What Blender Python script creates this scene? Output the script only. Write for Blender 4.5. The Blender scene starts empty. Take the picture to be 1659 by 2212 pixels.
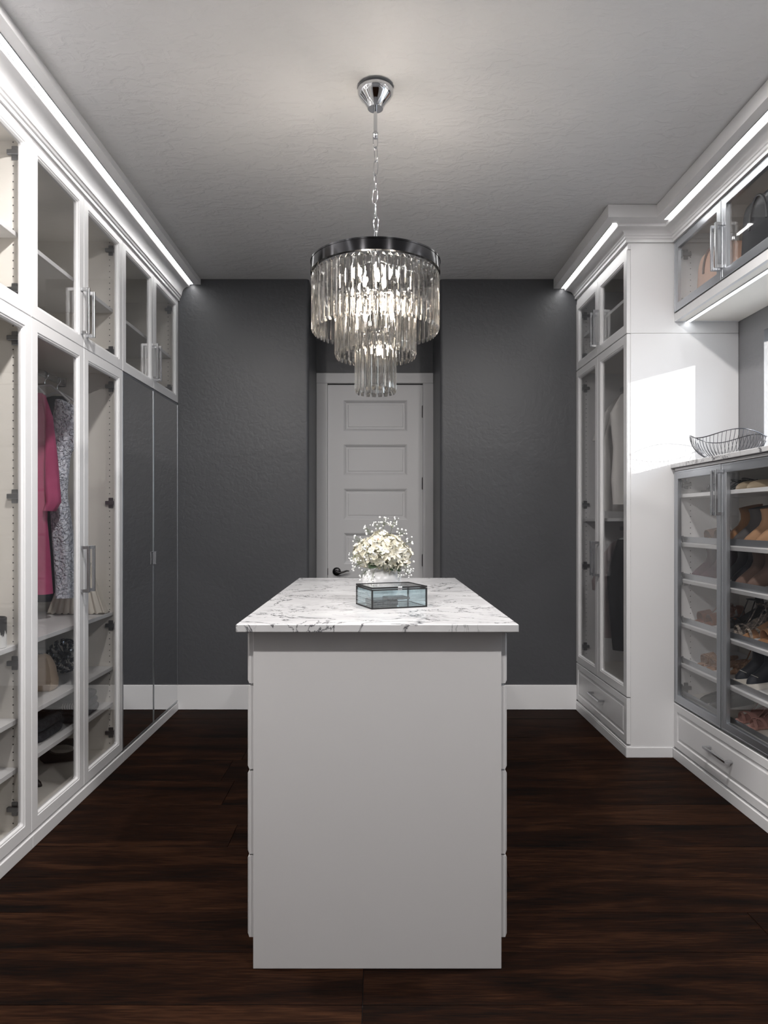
import bpy, bmesh, math, random
from mathutils import Vector, Matrix

# ------------------------------------------------------------------ camera, world, lights, exposure
S = bpy.context.scene
COL = S.collection
PI = math.pi
RND = random.Random(7)

FOC = 24.0
cam_d = bpy.data.cameras.new('camera')
cam_d.sensor_fit = 'AUTO'; cam_d.sensor_width = 36.0; cam_d.lens = FOC
cam_d.shift_x = (829.5 - 814.3) / 2212.0
cam_d.shift_y = (1125.0 - 1106.0) / 2212.0
cam_d.clip_start = 0.02
CAM = bpy.data.objects.new('camera', cam_d)
COL.objects.link(CAM)
CAM.location = (0, 0, 1.336)
CAM.rotation_euler = (PI / 2, 0, 0)
S.camera = CAM

S.view_settings.view_transform = 'Standard'
S.view_settings.look = 'None'
S.view_settings.gamma = 1.0
S.view_settings.use_curve_mapping = False
S.view_settings.exposure = 1.12
S.cycles.caustics_refractive = False
S.cycles.caustics_reflective = False
S.cycles.max_bounces = 9
S.cycles.transparent_max_bounces = 32
S.cycles.transmission_bounces = 9
S.cycles.sample_clamp_indirect = 4.0
S.cycles.use_denoising = True
S.cycles.use_adaptive_sampling = True
S.cycles.adaptive_threshold = 0.025

W = bpy.data.worlds.new('sky'); S.world = W
W.use_nodes = True
_bg = W.node_tree.nodes['Background']
_bg.inputs['Color'].default_value = (0.80, 0.90, 1.0, 1)
_bg.inputs['Strength'].default_value = 2.2

LED_CROWN = 8.0       # radiance of the strips let into the cornice boards
LED_UNDER = 3.0      # strip under the wall cabinets on the right
LAMP_W = 16.0         # bulb of the floor lamp beside the shoe cabinets
SHADE = 5.0           # glow of its shade
BULB = 28.0
BULB_W = 1.1          # light of each chandelier bulb
FILL_W = 20.0          # each added ceiling fill light

sun_d = bpy.data.lights.new('sun', 'SUN')
sun_d.energy = 3.6; sun_d.angle = math.radians(0.5); sun_d.color = (1.0, 0.96, 0.9)
SUN = bpy.data.objects.new('sun', sun_d); COL.objects.link(SUN)
SUN.rotation_euler = Vector((-1.0, 1.0, -0.27)).to_track_quat('-Z', 'Y').to_euler()
SUN.location = (6, -2, 5)

# ------------------------------------------------------------------ helpers
class MB:
    def __init__(s): s.v = []; s.f = []
    def add(s, vs, fs):
        o = len(s.v); s.v += [tuple(p) for p in vs]; s.f += [tuple(i + o for i in q) for q in fs]; return s
    def box(s, x0, x1, y0, y1, z0, z1, c=0.0):
        if c <= 0:
            vs = [(x, y, z) for z in (z0, z1) for y in (y0, y1) for x in (x0, x1)]
            return s.add(vs, [(0, 2, 3, 1), (4, 5, 7, 6), (0, 1, 5, 4), (2, 6, 7, 3), (0, 4, 6, 2), (1, 3, 7, 5)])
        bm = bmesh.new(); r = bmesh.ops.create_cube(bm, size=1)
        for v in bm.verts:
            v.co = ((x0 + x1) / 2 + v.co.x * (x1 - x0), (y0 + y1) / 2 + v.co.y * (y1 - y0), (z0 + z1) / 2 + v.co.z * (z1 - z0))
        bmesh.ops.bevel(bm, geom=bm.edges[:], offset=c, segments=1, affect='EDGES', profile=0.5)
        bm.verts.index_update()
        s.add([v.co[:] for v in bm.verts], [[v.index for v in f.verts] for f in bm.faces]); bm.free(); return s
    def loft(s, rings, cap0=True, cap1=True, closed=True, ringclose=False):
        n = len(rings[0]); vs = [p for r in rings for p in r]; fs = []
        m = len(rings)
        for i in range(m if ringclose else m - 1):
            a = i * n; b = ((i + 1) % m) * n
            for j in range(n if closed else n - 1):
                k = (j + 1) % n
                fs.append((a + j, a + k, b + k, b + j))
        if not ringclose:
            if cap0: fs.append(tuple(range(n))[::-1])
            if cap1: fs.append(tuple((m - 1) * n + j for j in range(n)))
        return s.add(vs, fs)
    def lathe(s, prof, n=32, cx=0, cy=0, cap0=True, cap1=True):
        return s.loft([[(cx + r * math.cos(2 * PI * j / n), cy + r * math.sin(2 * PI * j / n), z) for j in range(n)] for r, z in prof], cap0, cap1)
    def tube(s, pts, r, n=8, closed=False):
        P = [Vector(p) for p in pts]; m = len(P); rings = []
        rr = r if isinstance(r, (list, tuple)) else [r] * m
        up = None
        for i in range(m):
            if closed: t = P[(i + 1) % m] - P[i - 1]
            else: t = P[min(i + 1, m - 1)] - P[max(i - 1, 0)]
            if t.length < 1e-9: t = Vector((0, 0, 1))
            t.normalize()
            if up is None:
                up = Vector((0, 0, 1)) if abs(t.z) < 0.9 else Vector((1, 0, 0))
            a = t.cross(up)
            if a.length < 1e-6: a = t.cross(Vector((0.3, 1, 0.1)))
            a.normalize(); b = a.cross(t).normalized(); up = b
            rings.append([P[i] + rr[i] * (math.cos(2 * PI * j / n) * a + math.sin(2 * PI * j / n) * b) for j in range(n)])
        return s.loft(rings, ringclose=closed)
    def strip(s, pts, width_vec, thick_vec):   # a flat band along pts
        w = Vector(width_vec); rings = []
        for i, p in enumerate(pts):
            p = Vector(p); t = Vector(thick_vec[i]) if isinstance(thick_vec[0], (list, tuple, Vector)) else Vector(thick_vec)
            rings.append([p - w, p + w, p + w + t, p - w + t])
        return s.loft(rings)
    def mesh(s, name, smooth=None):
        me = bpy.data.meshes.new(name); me.from_pydata(s.v, [], s.f); me.update()
        bm = bmesh.new(); bm.from_mesh(me)
        bmesh.ops.recalc_face_normals(bm, faces=bm.faces[:]); bm.to_mesh(me); bm.free()
        if smooth:
            me.shade_smooth(); me.set_sharp_from_angle(angle=math.radians(smooth))
        return me

def part(name, mb, mat, parent=None, loc=(0, 0, 0), rot=(0, 0, 0), smooth=None, label=None, kind=None, scale=None):
    me = mb.mesh(name, smooth) if isinstance(mb, MB) else mb
    if mat is not None and not me.materials: me.materials.append(mat)
    o = bpy.data.objects.new(name, me); COL.objects.link(o)
    o.parent = parent; o.location = loc; o.rotation_euler = rot
    if scale: o.scale = scale
    if label: o['label'] = label
    if kind: o['kind'] = kind
    return o
def tag(o, label, cat, group=None, kind=None):
    o['label'] = label; o['category'] = cat
    if group: o['group'] = group
    if kind: o['kind'] = kind
    return o
def thing(name, label, cat, loc=(0, 0, 0), rz=0, group=None, rot=None):
    o = bpy.data.objects.new(name, None); COL.objects.link(o); o.empty_display_size = 0.05
    o.location = loc; o.rotation_euler = rot if rot else (0, 0, rz)
    return tag(o, label, cat, group)
def struct(name, mb, mat, label, parent=None, smooth=None):
    o = part(name, mb, mat, parent, smooth=smooth, label=label); o['kind'] = 'structure'; return o
def rrect(x0, x1, z0, z1, y, r=0.0, k=4):
    pts = []
    for cx, cz, a0 in ((x1 - r, z0 + r, -90), (x1 - r, z1 - r, 0), (x0 + r, z1 - r, 90), (x0 + r, z0 + r, 180)):
        for i in range(k + 1):
            a = math.radians(a0 + 90 * i / k)
            pts.append((cx + r * math.cos(a), y, cz + r * math.sin(a)))
    return pts

# ------------------------------------------------------------------ materials
MATS = {}
def pmat(name, col, rough=0.5, metal=0.0, spec=0.5, **kw):
    m = bpy.data.materials.new(name); m.use_nodes = True
    b = m.node_tree.nodes['Principled BSDF']
    b.inputs['Base Color'].default_value = (*col, 1); b.inputs['Roughness'].default_value = rough
    b.inputs['Metallic'].default_value = metal; b.inputs['Specular IOR Level'].default_value = spec
    for k, v in kw.items():
        b.inputs[k].default_value = v
    MATS[name] = m; return m
def nodes(m): return m.node_tree.nodes, m.node_tree.links, m.node_tree.nodes['Principled BSDF']
def bump(m, scale, strength, dist=0.01, detail=4, stretch=None, kind='noise', coord='Object', ramp=None):
    N, L, b = nodes(m)
    tc = N.new('ShaderNodeTexCoord'); mp = N.new('ShaderNodeMapping')
    if stretch: mp.inputs['Scale'].default_value = stretch
    L.new(tc.outputs[coord], mp.inputs['Vector'])
    if kind == 'noise':
        t = N.new('ShaderNodeTexNoise'); t.inputs['Scale'].default_value = scale; t.inputs['Detail'].default_value = detail; out = t.outputs['Fac']
        t.inputs['Distortion'].default_value = 0.6
    else:
        t = N.new('ShaderNodeTexVoronoi'); t.inputs['Scale'].default_value = scale; out = t.outputs['Distance']
    L.new(mp.outputs['Vector'], t.inputs['Vector'])
    if ramp:
        cr = N.new('ShaderNodeValToRGB'); cr.color_ramp.elements[0].position = ramp[0]; cr.color_ramp.elements[1].position = ramp[1]
        L.new(out, cr.inputs['Fac']); out = cr.outputs['Color']
    bp = N.new('ShaderNodeBump'); bp.inputs['Strength'].default_value = strength; bp.inputs['Distance'].default_value = dist
    L.new(out, bp.inputs['Height']); L.new(bp.outputs['Normal'], b.inputs['Normal']); return m
def vary(m, c0, c1, scale, stretch=None, detail=5, coord='Object', lo=0.35, hi=0.65):
    N, L, b = nodes(m)
    tc = N.new('ShaderNodeTexCoord'); mp = N.new('ShaderNodeMapping')
    if stretch: mp.inputs['Scale'].default_value = stretch
    t = N.new('ShaderNodeTexNoise'); t.inputs['Scale'].default_value = scale; t.inputs['Detail'].default_value = detail
    cr = N.new('ShaderNodeValToRGB'); e = cr.color_ramp.elements
    e[0].position = lo; e[1].position = hi; e[0].color = (*c0, 1); e[1].color = (*c1, 1)
    L.new(tc.outputs[coord], mp.inputs['Vector']); L.new(mp.outputs['Vector'], t.inputs['Vector'])
    L.new(t.outputs['Fac'], cr.inputs['Fac']); L.new(cr.outputs['Color'], b.inputs['Base Color']); return m

white = pmat('white_lacquer', (0.73, 0.73, 0.74), 0.32)
interior = pmat('interior_melamine', (0.82, 0.79, 0.74), 0.5)
island_shaded_white = pmat('island_paint', (0.58, 0.575, 0.58), 0.42)  # cabinet white made darker; the island's shade is put into the colour
door_paint = pmat('door_paint', (0.62, 0.62, 0.63), 0.4)
base_paint = pmat('baseboard_paint', (0.78, 0.78, 0.79), 0.4)
wallm = bump(pmat('grey_wall_paint', (0.070, 0.072, 0.079), 0.42, spec=0.45), 30, 0.16, 0.012, 3)
wallr = bump(pmat('mid_grey_wall_paint', (0.22, 0.22, 0.23), 0.5), 30, 0.14, 0.012, 3)
ceilm = bump(pmat('ceiling_plaster', (0.62, 0.62, 0.63), 0.75), 13, 0.22, 0.012, 6, stretch=(1, 1.6, 1), ramp=(0.45, 0.60))
nickel = pmat('brushed_nickel', (0.62, 0.63, 0.65), 0.25, 1.0)
alu = pmat('satin_aluminium', (0.50, 0.52, 0.55), 0.38, 1.0)
chrome = pmat('polished_chrome', (0.60, 0.61, 0.63), 0.06, 1.0)
darkchrome = pmat('dark_nickel', (0.045, 0.045, 0.048), 0.12, 1.0)
bronze = pmat('dark_bronze', (0.06, 0.058, 0.06), 0.3, 1.0)
hingem = pmat('hinge_steel', (0.25, 0.26, 0.28), 0.3, 1.0)
blackm = pmat('black_matt', (0.008, 0.008, 0.009), 0.6)
mirror = pmat('mirror_silver', (0.86, 0.87, 0.88), 0.015, 1.0)
gap = pmat('dark_gap', (0.02, 0.02, 0.022), 0.8)

def schlick(N, L, f0):
    lw = N.new('ShaderNodeLayerWeight'); lw.inputs['Blend'].default_value = 0.5
    pw = N.new('ShaderNodeMath'); pw.operation = 'POWER'; pw.inputs[1].default_value = 5.0
    ma = N.new('ShaderNodeMath'); ma.operation = 'MULTIPLY_ADD'; ma.inputs[1].default_value = 1 - f0; ma.inputs[2].default_value = f0
    L.new(lw.outputs['Facing'], pw.inputs[0]); L.new(pw.outputs[0], ma.inputs[0]); return ma
def glassmat(name, tint, ior=1.5, rough=0.0):
    m = bpy.data.materials.new(name); m.use_nodes = True
    N, L = m.node_tree.nodes, m.node_tree.links; N.remove(N['Principled BSDF'])
    fr = schlick(N, L, ((ior - 1) / (ior + 1)) ** 2)
    t = N.new('ShaderNodeBsdfTransparent'); t.inputs['Color'].default_value = (*tint, 1)
    g = N.new('ShaderNodeBsdfGlossy'); g.inputs['Roughness'].default_value = rough; g.inputs['Color'].default_value = (1, 1, 1, 1)
    mx = N.new('ShaderNodeMixShader')
    L.new(fr.outputs[0], mx.inputs[0]); L.new(t.outputs[0], mx.inputs[1]); L.new(g.outputs[0], mx.inputs[2])
    L.new(mx.outputs[0], N['Material Output'].inputs['Surface']); return m
glass = glassmat('cabinet_glass', (0.97, 0.97, 0.97), 1.5)
windowglass = glassmat('window_glass', (0.95, 0.96, 0.97), 1.45)
def crystalmat():
    m = bpy.data.materials.new('cut_crystal'); m.use_nodes = True
    N, L = m.node_tree.nodes, m.node_tree.links; N.remove(N['Principled BSDF'])
    a = N.new('ShaderNodeBsdfGlass'); a.inputs['IOR'].default_value = 1.5; a.inputs['Roughness'].default_value = 0.0
    a.inputs['Color'].default_value = (0.97, 0.96, 0.94, 1)
    t = N.new('ShaderNodeBsdfTransparent'); t.inputs['Color'].default_value = (0.93, 0.92, 0.91, 1)
    mx = N.new('ShaderNodeMixShader'); mx.inputs[0].default_value = 0.75
    L.new(t.outputs[0], mx.inputs[1]); L.new(a.outputs[0], mx.inputs[2])
    L.new(mx.outputs[0], N['Material Output'].inputs['Surface']); return m
crystal = crystalmat()
def patternglass():
    m = glassmat('pressed_glass', (0.93, 0.97, 0.98), 1.75, 0.05)
    N, L = m.node_tree.nodes, m.node_tree.links
    tc = N.new('ShaderNodeTexCoord'); ck = N.new('ShaderNodeTexVoronoi'); ck.distance = 'CHEBYCHEV'
    ck.inputs['Scale'].default_value = 120; ck.inputs['Randomness'].default_value = 0.15
    bp = N.new('ShaderNodeBump'); bp.inputs['Strength'].default_value = 0.5; bp.inputs['Distance'].default_value = 0.003
    L.new(tc.outputs['Object'], ck.inputs['Vector']); L.new(ck.outputs['Distance'], bp.inputs['Height'])
    for n in N:
        if n.bl_idname in ('ShaderNodeBsdfGlossy', 'ShaderNodeLayerWeight'): L.new(bp.outputs['Normal'], n.inputs['Normal'])
    return m
pressed = patternglass()
def emit(name, col, st):
    m = bpy.data.materials.new(name); m.use_nodes = True
    b = m.node_tree.nodes['Principled BSDF']; b.inputs['Base Color'].default_value = (0.8, 0.8, 0.8, 1)
    b.inputs['Emission Color'].default_value = (*col, 1); b.inputs['Emission Strength'].default_value = st; return m
ledm = emit('led_diffuser', (1.0, 0.985, 0.97), LED_CROWN)
ledu = emit('led_diffuser_under', (0.95, 0.98, 1.0), LED_UNDER)
bulbm = emit('warm_filament_glass', (1.0, 0.86, 0.70), BULB)

def marble():
    m = pmat('white_marble', (0.8, 0.8, 0.8), 0.18)
    N, L, b = nodes(m)
    tc = N.new('ShaderNodeTexCoord'); mp = N.new('ShaderNodeMapping'); mp.inputs['Rotation'].default_value = (0.3, 0.2, 0.5)
    mp.inputs['Scale'].default_value = (1.0, 1.35, 1.0)
    L.new(tc.outputs['Object'], mp.inputs['Vector'])
    def vein(scale, width, dist, off):
        a = N.new('ShaderNodeVectorMath'); a.operation = 'ADD'; a.inputs[1].default_value = (off, off * 1.7, off * 0.3)
        L.new(mp.outputs['Vector'], a.inputs[0])
        t = N.new('ShaderNodeTexNoise'); t.inputs['Scale'].default_value = scale; t.inputs['Detail'].default_value = 7
        t.inputs['Roughness'].default_value = 0.58; t.inputs['Distortion'].default_value = dist
        L.new(a.outputs[0], t.inputs['Vector'])
        s = N.new('ShaderNodeMath'); s.operation = 'SUBTRACT'; s.inputs[1].default_value = 0.5; L.new(t.outputs['Fac'], s.inputs[0])
        ab = N.new('ShaderNodeMath'); ab.operation = 'ABSOLUTE'; L.new(s.outputs[0], ab.inputs[0])
        mr = N.new('ShaderNodeMapRange'); mr.inputs['From Min'].default_value = 0; mr.inputs['From Max'].default_value = width
        mr.inputs['To Min'].default_value = 1; mr.inputs['To Max'].default_value = 0; L.new(ab.outputs[0], mr.inputs['Value'])
        return mr.outputs[0]
    v1 = vein(2.6, 0.0095, 1.0, 0.0); v2 = vein(5.0, 0.010, 0.8, 4.1); v3 = vein(1.8, 0.10, 0.5, 8.3)
    msk = N.new('ShaderNodeTexNoise'); msk.inputs['Scale'].default_value = 4.5; L.new(mp.outputs['Vector'], msk.inputs['Vector'])
    mk = N.new('ShaderNodeMapRange'); mk.inputs['From Min'].default_value = 0.42; mk.inputs['From Max'].default_value = 0.62; L.new(msk.outputs['Fac'], mk.inputs['Value'])
    def mul(a, bb):
        x = N.new('ShaderNodeMath'); x.operation = 'MULTIPLY'
        for i, q in enumerate((a, bb)):
            if isinstance(q, float): x.inputs[i].default_value = q
            else: L.new(q, x.inputs[i])
        return x.outputs[0]
    def addc(a, bb):
        x = N.new('ShaderNodeMath'); x.operation = 'ADD'; x.use_clamp = True; L.new(a, x.inputs[0]); L.new(bb, x.inputs[1]); return x.outputs[0]
    tot = addc(addc(mul(v1, 1.0), mul(mul(v2, mk.outputs[0]), 0.9)), mul(v3, 0.16))
    mx = N.new('ShaderNodeMix'); mx.data_type = 'RGBA'
    mx.inputs['A'].default_value = (0.60, 0.60, 0.61, 1); mx.inputs['B'].default_value = (0.07, 0.07, 0.078, 1)
    L.new(tot, mx.inputs['Factor']); L.new(mx.outputs['Result'], b.inputs['Base Color']); return m
marblem = marble()

def wood():
    m = pmat('dark_stained_oak', (0.03, 0.015, 0.009), 0.62, spec=0.05)
    N, L, b = nodes(m)
    tc = N.new('ShaderNodeTexCoord'); oi = N.new('ShaderNodeObjectInfo')
    sc = N.new('ShaderNodeVectorMath'); sc.operation = 'SCALE'; sc.inputs['Scale'].default_value = 37.0
    cb = N.new('ShaderNodeCombineXYZ')
    for i in range(3): L.new(oi.outputs['Random'], cb.inputs[i])
    L.new(cb.outputs[0], sc.inputs[0])
    ad = N.new('ShaderNodeVectorMath'); L.new(tc.outputs['Object'], ad.inputs[0]); L.new(sc.outputs[0], ad.inputs[1])
    def tex(scale, st, detail, dist):
        mp = N.new('ShaderNodeMapping'); mp.inputs['Scale'].default_value = st; L.new(ad.outputs[0], mp.inputs['Vector'])
        t = N.new('ShaderNodeTexNoise'); t.inputs['Scale'].default_value = scale; t.inputs['Detail'].default_value = detail; t.inputs['Distortion'].default_value = dist
        L.new(mp.outputs[0], t.inputs['Vector']); return t.outputs['Fac']
    big = tex(1.6, (0.7, 5.0, 1), 3, 1.4); fine = tex(9, (1.2, 22, 1), 6, 0.4)
    mr = N.new('ShaderNodeMix'); mr.inputs['Factor'].default_value = 0.42
    L.new(big, mr.inputs['A']); L.new(fine, mr.inputs['B'])
    a2 = N.new('ShaderNodeMath'); a2.operation = 'MULTIPLY_ADD'; a2.inputs[1].default_value = 0.09; L.new(oi.outputs['Random'], a2.inputs[0])
    L.new(mr.outputs[0], a2.inputs[2])
    cr = N.new('ShaderNodeValToRGB'); e = cr.color_ramp.elements
    e[0].position = 0.40; e[0].color = (0.0028, 0.0016, 0.0012, 1); e[1].position = 0.72; e[1].color = (0.034, 0.0140, 0.0065, 1)
    x = cr.color_ramp.elements.new(0.55); x.color = (0.0115, 0.0042, 0.002, 1)
    L.new(a2.outputs[0], cr.inputs['Fac']); L.new(cr.outputs['Color'], b.inputs['Base Color'])
    bp = N.new('ShaderNodeBump'); bp.inputs['Strength'].default_value = 0.25; bp.inputs['Distance'].default_value = 0.003
    L.new(fine, bp.inputs['Height']); L.new(bp.outputs['Normal'], b.inputs['Normal']); return m
woodm = wood()

# ------------------------------------------------------------------ the room
CEIL = 3.05; YW = 4.841; XL = -2.035; XR = 2.045; YR = -1.35; YA = 5.46
CX = -1.409     # left door plane
# floor: planks run left to right
fl = struct('floor', MB().box(XL - 0.1, XR + 0.1, YR - 0.1, YA + 0.22, -0.06, -0.006), gap, 'very dark stained wood plank floor')
seams = [5.46, 5.02, 4.603, 4.21, 3.818, 3.51, 3.214, 3.00, 2.798, 2.56, 2.33, 2.115, 1.885, 1.66, 1.42, 1.18, 0.94, 0.70, 0.4, 0.1, -0.25, -0.6, -0.95, -1.35]
for i in range(len(seams) - 1):
    y1, y0 = seams[i], seams[i + 1]
    xs = [XL - 0.05]; x = XL - 0.05 + RND.uniform(1.2, 3.4)
    if 1.885 <= y0 < 1.9 or abs(y0 - 1.66) < 0.01: x = -0.04
    while x < XR - 0.35:
        xs.append(x); x += RND.uniform(2.6, 3.4)
    xs.append(XR + 0.05)
    for k in range(len(xs) - 1):
        part('floor_plank', MB().box(xs[k] + 0.0009, xs[k + 1] - 0.0009, y0 + 0.0012, y1 - 0.0012, -0.008, 0.0, 0.0014), woodm, fl)
struct('ceiling', MB().box(XL - 0.1, XR + 0.1, YR - 0.1, YA + 0.1, CEIL, CEIL + 0.1), ceilm, 'light grey hand-trowelled plaster ceiling')
struct('wall_left', MB().box(XL - 0.12, XL, YR - 0.1, YW + 0.1, -0.02, CEIL), wallm, 'dark grey wall behind the glass wardrobes')
struct('wall_rear', MB().box(XL - 0.1, XR + 0.1, YR - 0.12, YR, -0.02, CEIL), wallr, 'grey wall behind the camera')
# right wall with the small window above the shoe cabinet
WZ0, WZ1 = 1.675, 2.345
WINS = ((3.078, 3.607), (1.0, 2.90))  # the second, longer window is unseen, added to bring in soft daylight
wr = MB()
for ya, yb in ((YR - 0.1, WINS[1][0]), (WINS[1][1], WINS[0][0]), (WINS[0][1], YW + 0.1)): wr.box(XR, XR + 0.14, ya, yb, WZ0, WZ1)
wr.box(XR, XR + 0.14, YR - 0.1, YW + 0.1, -0.02, WZ0); wr.box(XR, XR + 0.14, YR - 0.1, YW + 0.1, WZ1, CEIL)
struct('wall_right', wr, wallr, 'grey painted wall above the shoe cabinet')
for k, (ya, yb) in enumerate(WINS):
    win = struct('window_%d' % (k + 1), MB().loft([rrect(ya + a, yb - a, WZ0 + a, WZ1 - a, y) for a, y in ((0, 0.0), (0, 0.05), (0.03, 0.05), (0.03, 0.0))], ringclose=True), white, ['small bright white window beside the wire bowl', 'long window over the marble ledge, nearer the camera'][k])
    win.rotation_euler = (0, 0, PI / 2); win.location = (XR + 0.13, 0, 0)
    part('pane', MB().box(ya + 0.028, yb - 0.028, 0.02, 0.025, WZ0 + 0.028, WZ1 - 0.028), windowglass, win)
    pd = bpy.data.lights.new('window_portal', 'AREA'); pd.shape = 'RECTANGLE'; pd.size = yb - ya; pd.size_y = WZ1 - WZ0; pd.cycles.is_portal = True
    pt = bpy.data.objects.new('window_portal', pd); COL.objects.link(pt); pt.location = (XR + 0.15, (ya + yb) / 2, (WZ0 + WZ1) / 2)
    pt.rotation_euler = (PI / 2, 0, PI / 2)
# outside: gravel and an unseen wall added to keep the low sun off the long window
struct('ground_outside', MB().box(XR + 0.14, 30, -30, 20, -0.4, -0.3), pmat('pale_gravel', (0.6, 0.58, 0.55), 0.9), 'pale gravel outside the windows')
struct('wall_garden', MB().box(4.0, 4.15, -9.0, 1.08, -0.3, 3.0), pmat('pale_stucco', (0.6, 0.59, 0.57), 0.9), 'pale stucco garden wall outside')
# back wall: two piers with bullnose corners either side of the door alcove
AX0, AX1 = -0.483, 0.448
def pier(name, xa, xb, rcx, label):
    r = 0.028; pts = []
    sgn = 1 if rcx == xb else -1
    for i in range(9):
        a = math.radians(90 * i / 8)
        pts.append((rcx - sgn * r + sgn * r * math.sin(a), YW + r - r * math.cos(a)))
    other = xa if sgn == 1 else xb
    poly = [(other, YW)] + pts + [(rcx, YA + 0.12), (other, YA + 0.12)]
    struct(name, MB().loft([[(x, y, z) for x, y in poly] for z in (-0.02, CEIL)]), wallm, label, smooth=30)
pier('wall_back_left', XL - 0.1, AX0, AX0, 'charcoal grey textured wall left of the door')
pier('wall_back_right', AX1, XR + 0.1, AX1, 'charcoal grey textured wall right of the door')
struct('wall_alcove', MB().box(AX0, AX1, YA, YA + 0.12, 2.51, CEIL).box(AX0, AX1, YA + 0.112, YA + 0.2, -0.02, 2.51), wallm, 'dark grey wall above the door')
struct('baseboard_left', MB().box(CX - 0.02, AX0 + 0.002, YW - 0.016, YW, 0, 0.174, 0.003), base_paint, 'tall white baseboard left of the island')
struct('baseboard_right', MB().box(AX1 - 0.002, 1.412, YW - 0.016, YW, 0, 0.174, 0.003), base_paint, 'tall white baseboard right of the island')
# door in the alcove
d1 = thing('door_1', 'grey-white panelled door with dark lever handle in the alcove', 'door', (-0.015, YA, 0)); d1['kind'] = 'structure'
DW = 0.381
for sx in (-1, 1):
    part('casing', MB().box(sx * 0.425 - 0.0435, sx * 0.425 + 0.0435, -0.018, 0.11, 0, 2.433, 0.003), door_paint, d1)
part('casing', MB().box(-0.4685, 0.4635, -0.018, 0.11, 2.4335, 2.515, 0.003), door_paint, d1)
# leaf: grid of stiles and rails with six sunk panels
lf = MB(); tops = [2.304 - 0.355 * k for k in range(6)]
px0, px1 = -0.253, 0.259
zs = [2.426]
for t in tops: zs += [t, t - 0.25]
zs.append(0.012)
lf.box(-DW, px0, 0.016, 0.056, 0.012, 2.426); lf.box(px1, DW, 0.016, 0.056, 0.012, 2.426)
for i in range(0, len(zs), 2): lf.box(px0, px1, 0.016, 0.056, zs[i + 1], zs[i])
leaf = part('door_leaf', lf, door_paint, d1)
for t in tops:
    rings = [rrect(px0 + a, px1 - a, t - 0.25 + a, t - a, y, 0, 1) for a, y in ((0, 0.016), (0.007, 0.019), (0.022, 0.031), (0.034, 0.031), (0.039, 0.0275))]
    part('panel', MB().loft(rings, cap0=False), door_paint, leaf)
gp = MB(); gp.box(-DW - 0.0035, -DW - 0.0005, 0.02, 0.05, 0.0, 2.428); gp.box(DW + 0.0005, DW + 0.0035, 0.02, 0.05, 0, 2.428); gp.box(-DW, DW, 0.02, 0.05, 2.4265, 2.4325)
part('shadow_gap', gp, gap, leaf)
for z in (2.21, 1.635, 1.02, 0.25):
    h = MB().box(DW - 0.006, DW + 0.010, 0.006, 0.02, z - 0.045, z + 0.045); h.lathe([(0.006, z - 0.05), (0.006, z + 0.05)], 10, DW + 0.002, 0.006)
    part('hinge', h, bronze, leaf)
lv = MB()
lv.loft([[(-0.308 + r * math.cos(2 * PI * j / 20), y, 0.93 + r * math.sin(2 * PI * j / 20)) for j in range(20)] for r, y in ((0.033, 0.016), (0.033, 0.008), (0.026, 0.002), (0.013, -0.002), (0.012, -0.03))])
lv.tube([(-0.308, -0.032, 0.93), (-0.28, -0.036, 0.922), (-0.25, -0.037, 0.93), (-0.225, -0.036, 0.938), (-0.205, -0.035, 0.937)], [0.012, 0.009, 0.008, 0.007, 0.004], 10)
part('lever_handle', lv, bronze, leaf, smooth=40)
part('latch_plate', MB().box(-DW - 0.008, -DW + 0.004, 0.012, 0.02, 0.90, 0.955), bronze, leaf)

# ------------------------------------------------------------------ cornices with let-in light strips
def cornice(name, label, path, prof, shear=0.0):
    # path: list of (x, y) along the cabinet faces; outward is to the left of travel
    P = [Vector(p) for p in path]; nrm = []
    for i in range(len(P) - 1):
        d = (P[i + 1] - P[i]).normalized(); nrm.append(Vector((-d.y, d.x)))
    rings = []
    for i, p in enumerate(P):
        if i == 0: o = nrm[0]
        elif i == len(P) - 1: o = nrm[-1]
        else: o = nrm[i - 1] + nrm[i]
        rings.append([(p.x + o.x * a, p.y + o.y * a, z + shear * (YW - p.y)) for a, z in prof])
    return struct(name, MB().loft(rings), white, label, smooth=25)
def prof(zb, zt, z0):
    q = [(-0.03, z0), (0.010, z0), (0.010, z0 + 0.016), (0.016, z0 + 0.020), (0.019, z0 + 0.030)]
    h = zb - 0.016 - (z0 + 0.034)
    for i in range(7):
        a = math.radians(90 * i / 6)
        q.append((0.024 + 0.046 * (1 - math.cos(a)), z0 + 0.034 + h * math.sin(a)))
    q += [(0.078, zb - 0.014), (0.083, zb - 0.008), (0.083, zb), (0.160, zb), (0.160, zt), (-0.03, zt)]
    return q
YEND = -1.3
cornice('trim_1', 'white cornice above the left wardrobes', [(CX, YEND), (CX, YW - 0.002)][::-1], prof(3.010, 3.046, 2.895), 0.003)
TX, TY, BX = 1.412, 3.855, 1.676
cornice('trim_2', 'white cornice stepping around the right tower and wall cabinets', [(BX, YEND), (BX, TY), (TX, TY), (TX, YW - 0.002)], prof(2.980, 3.048, 2.905))
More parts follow.
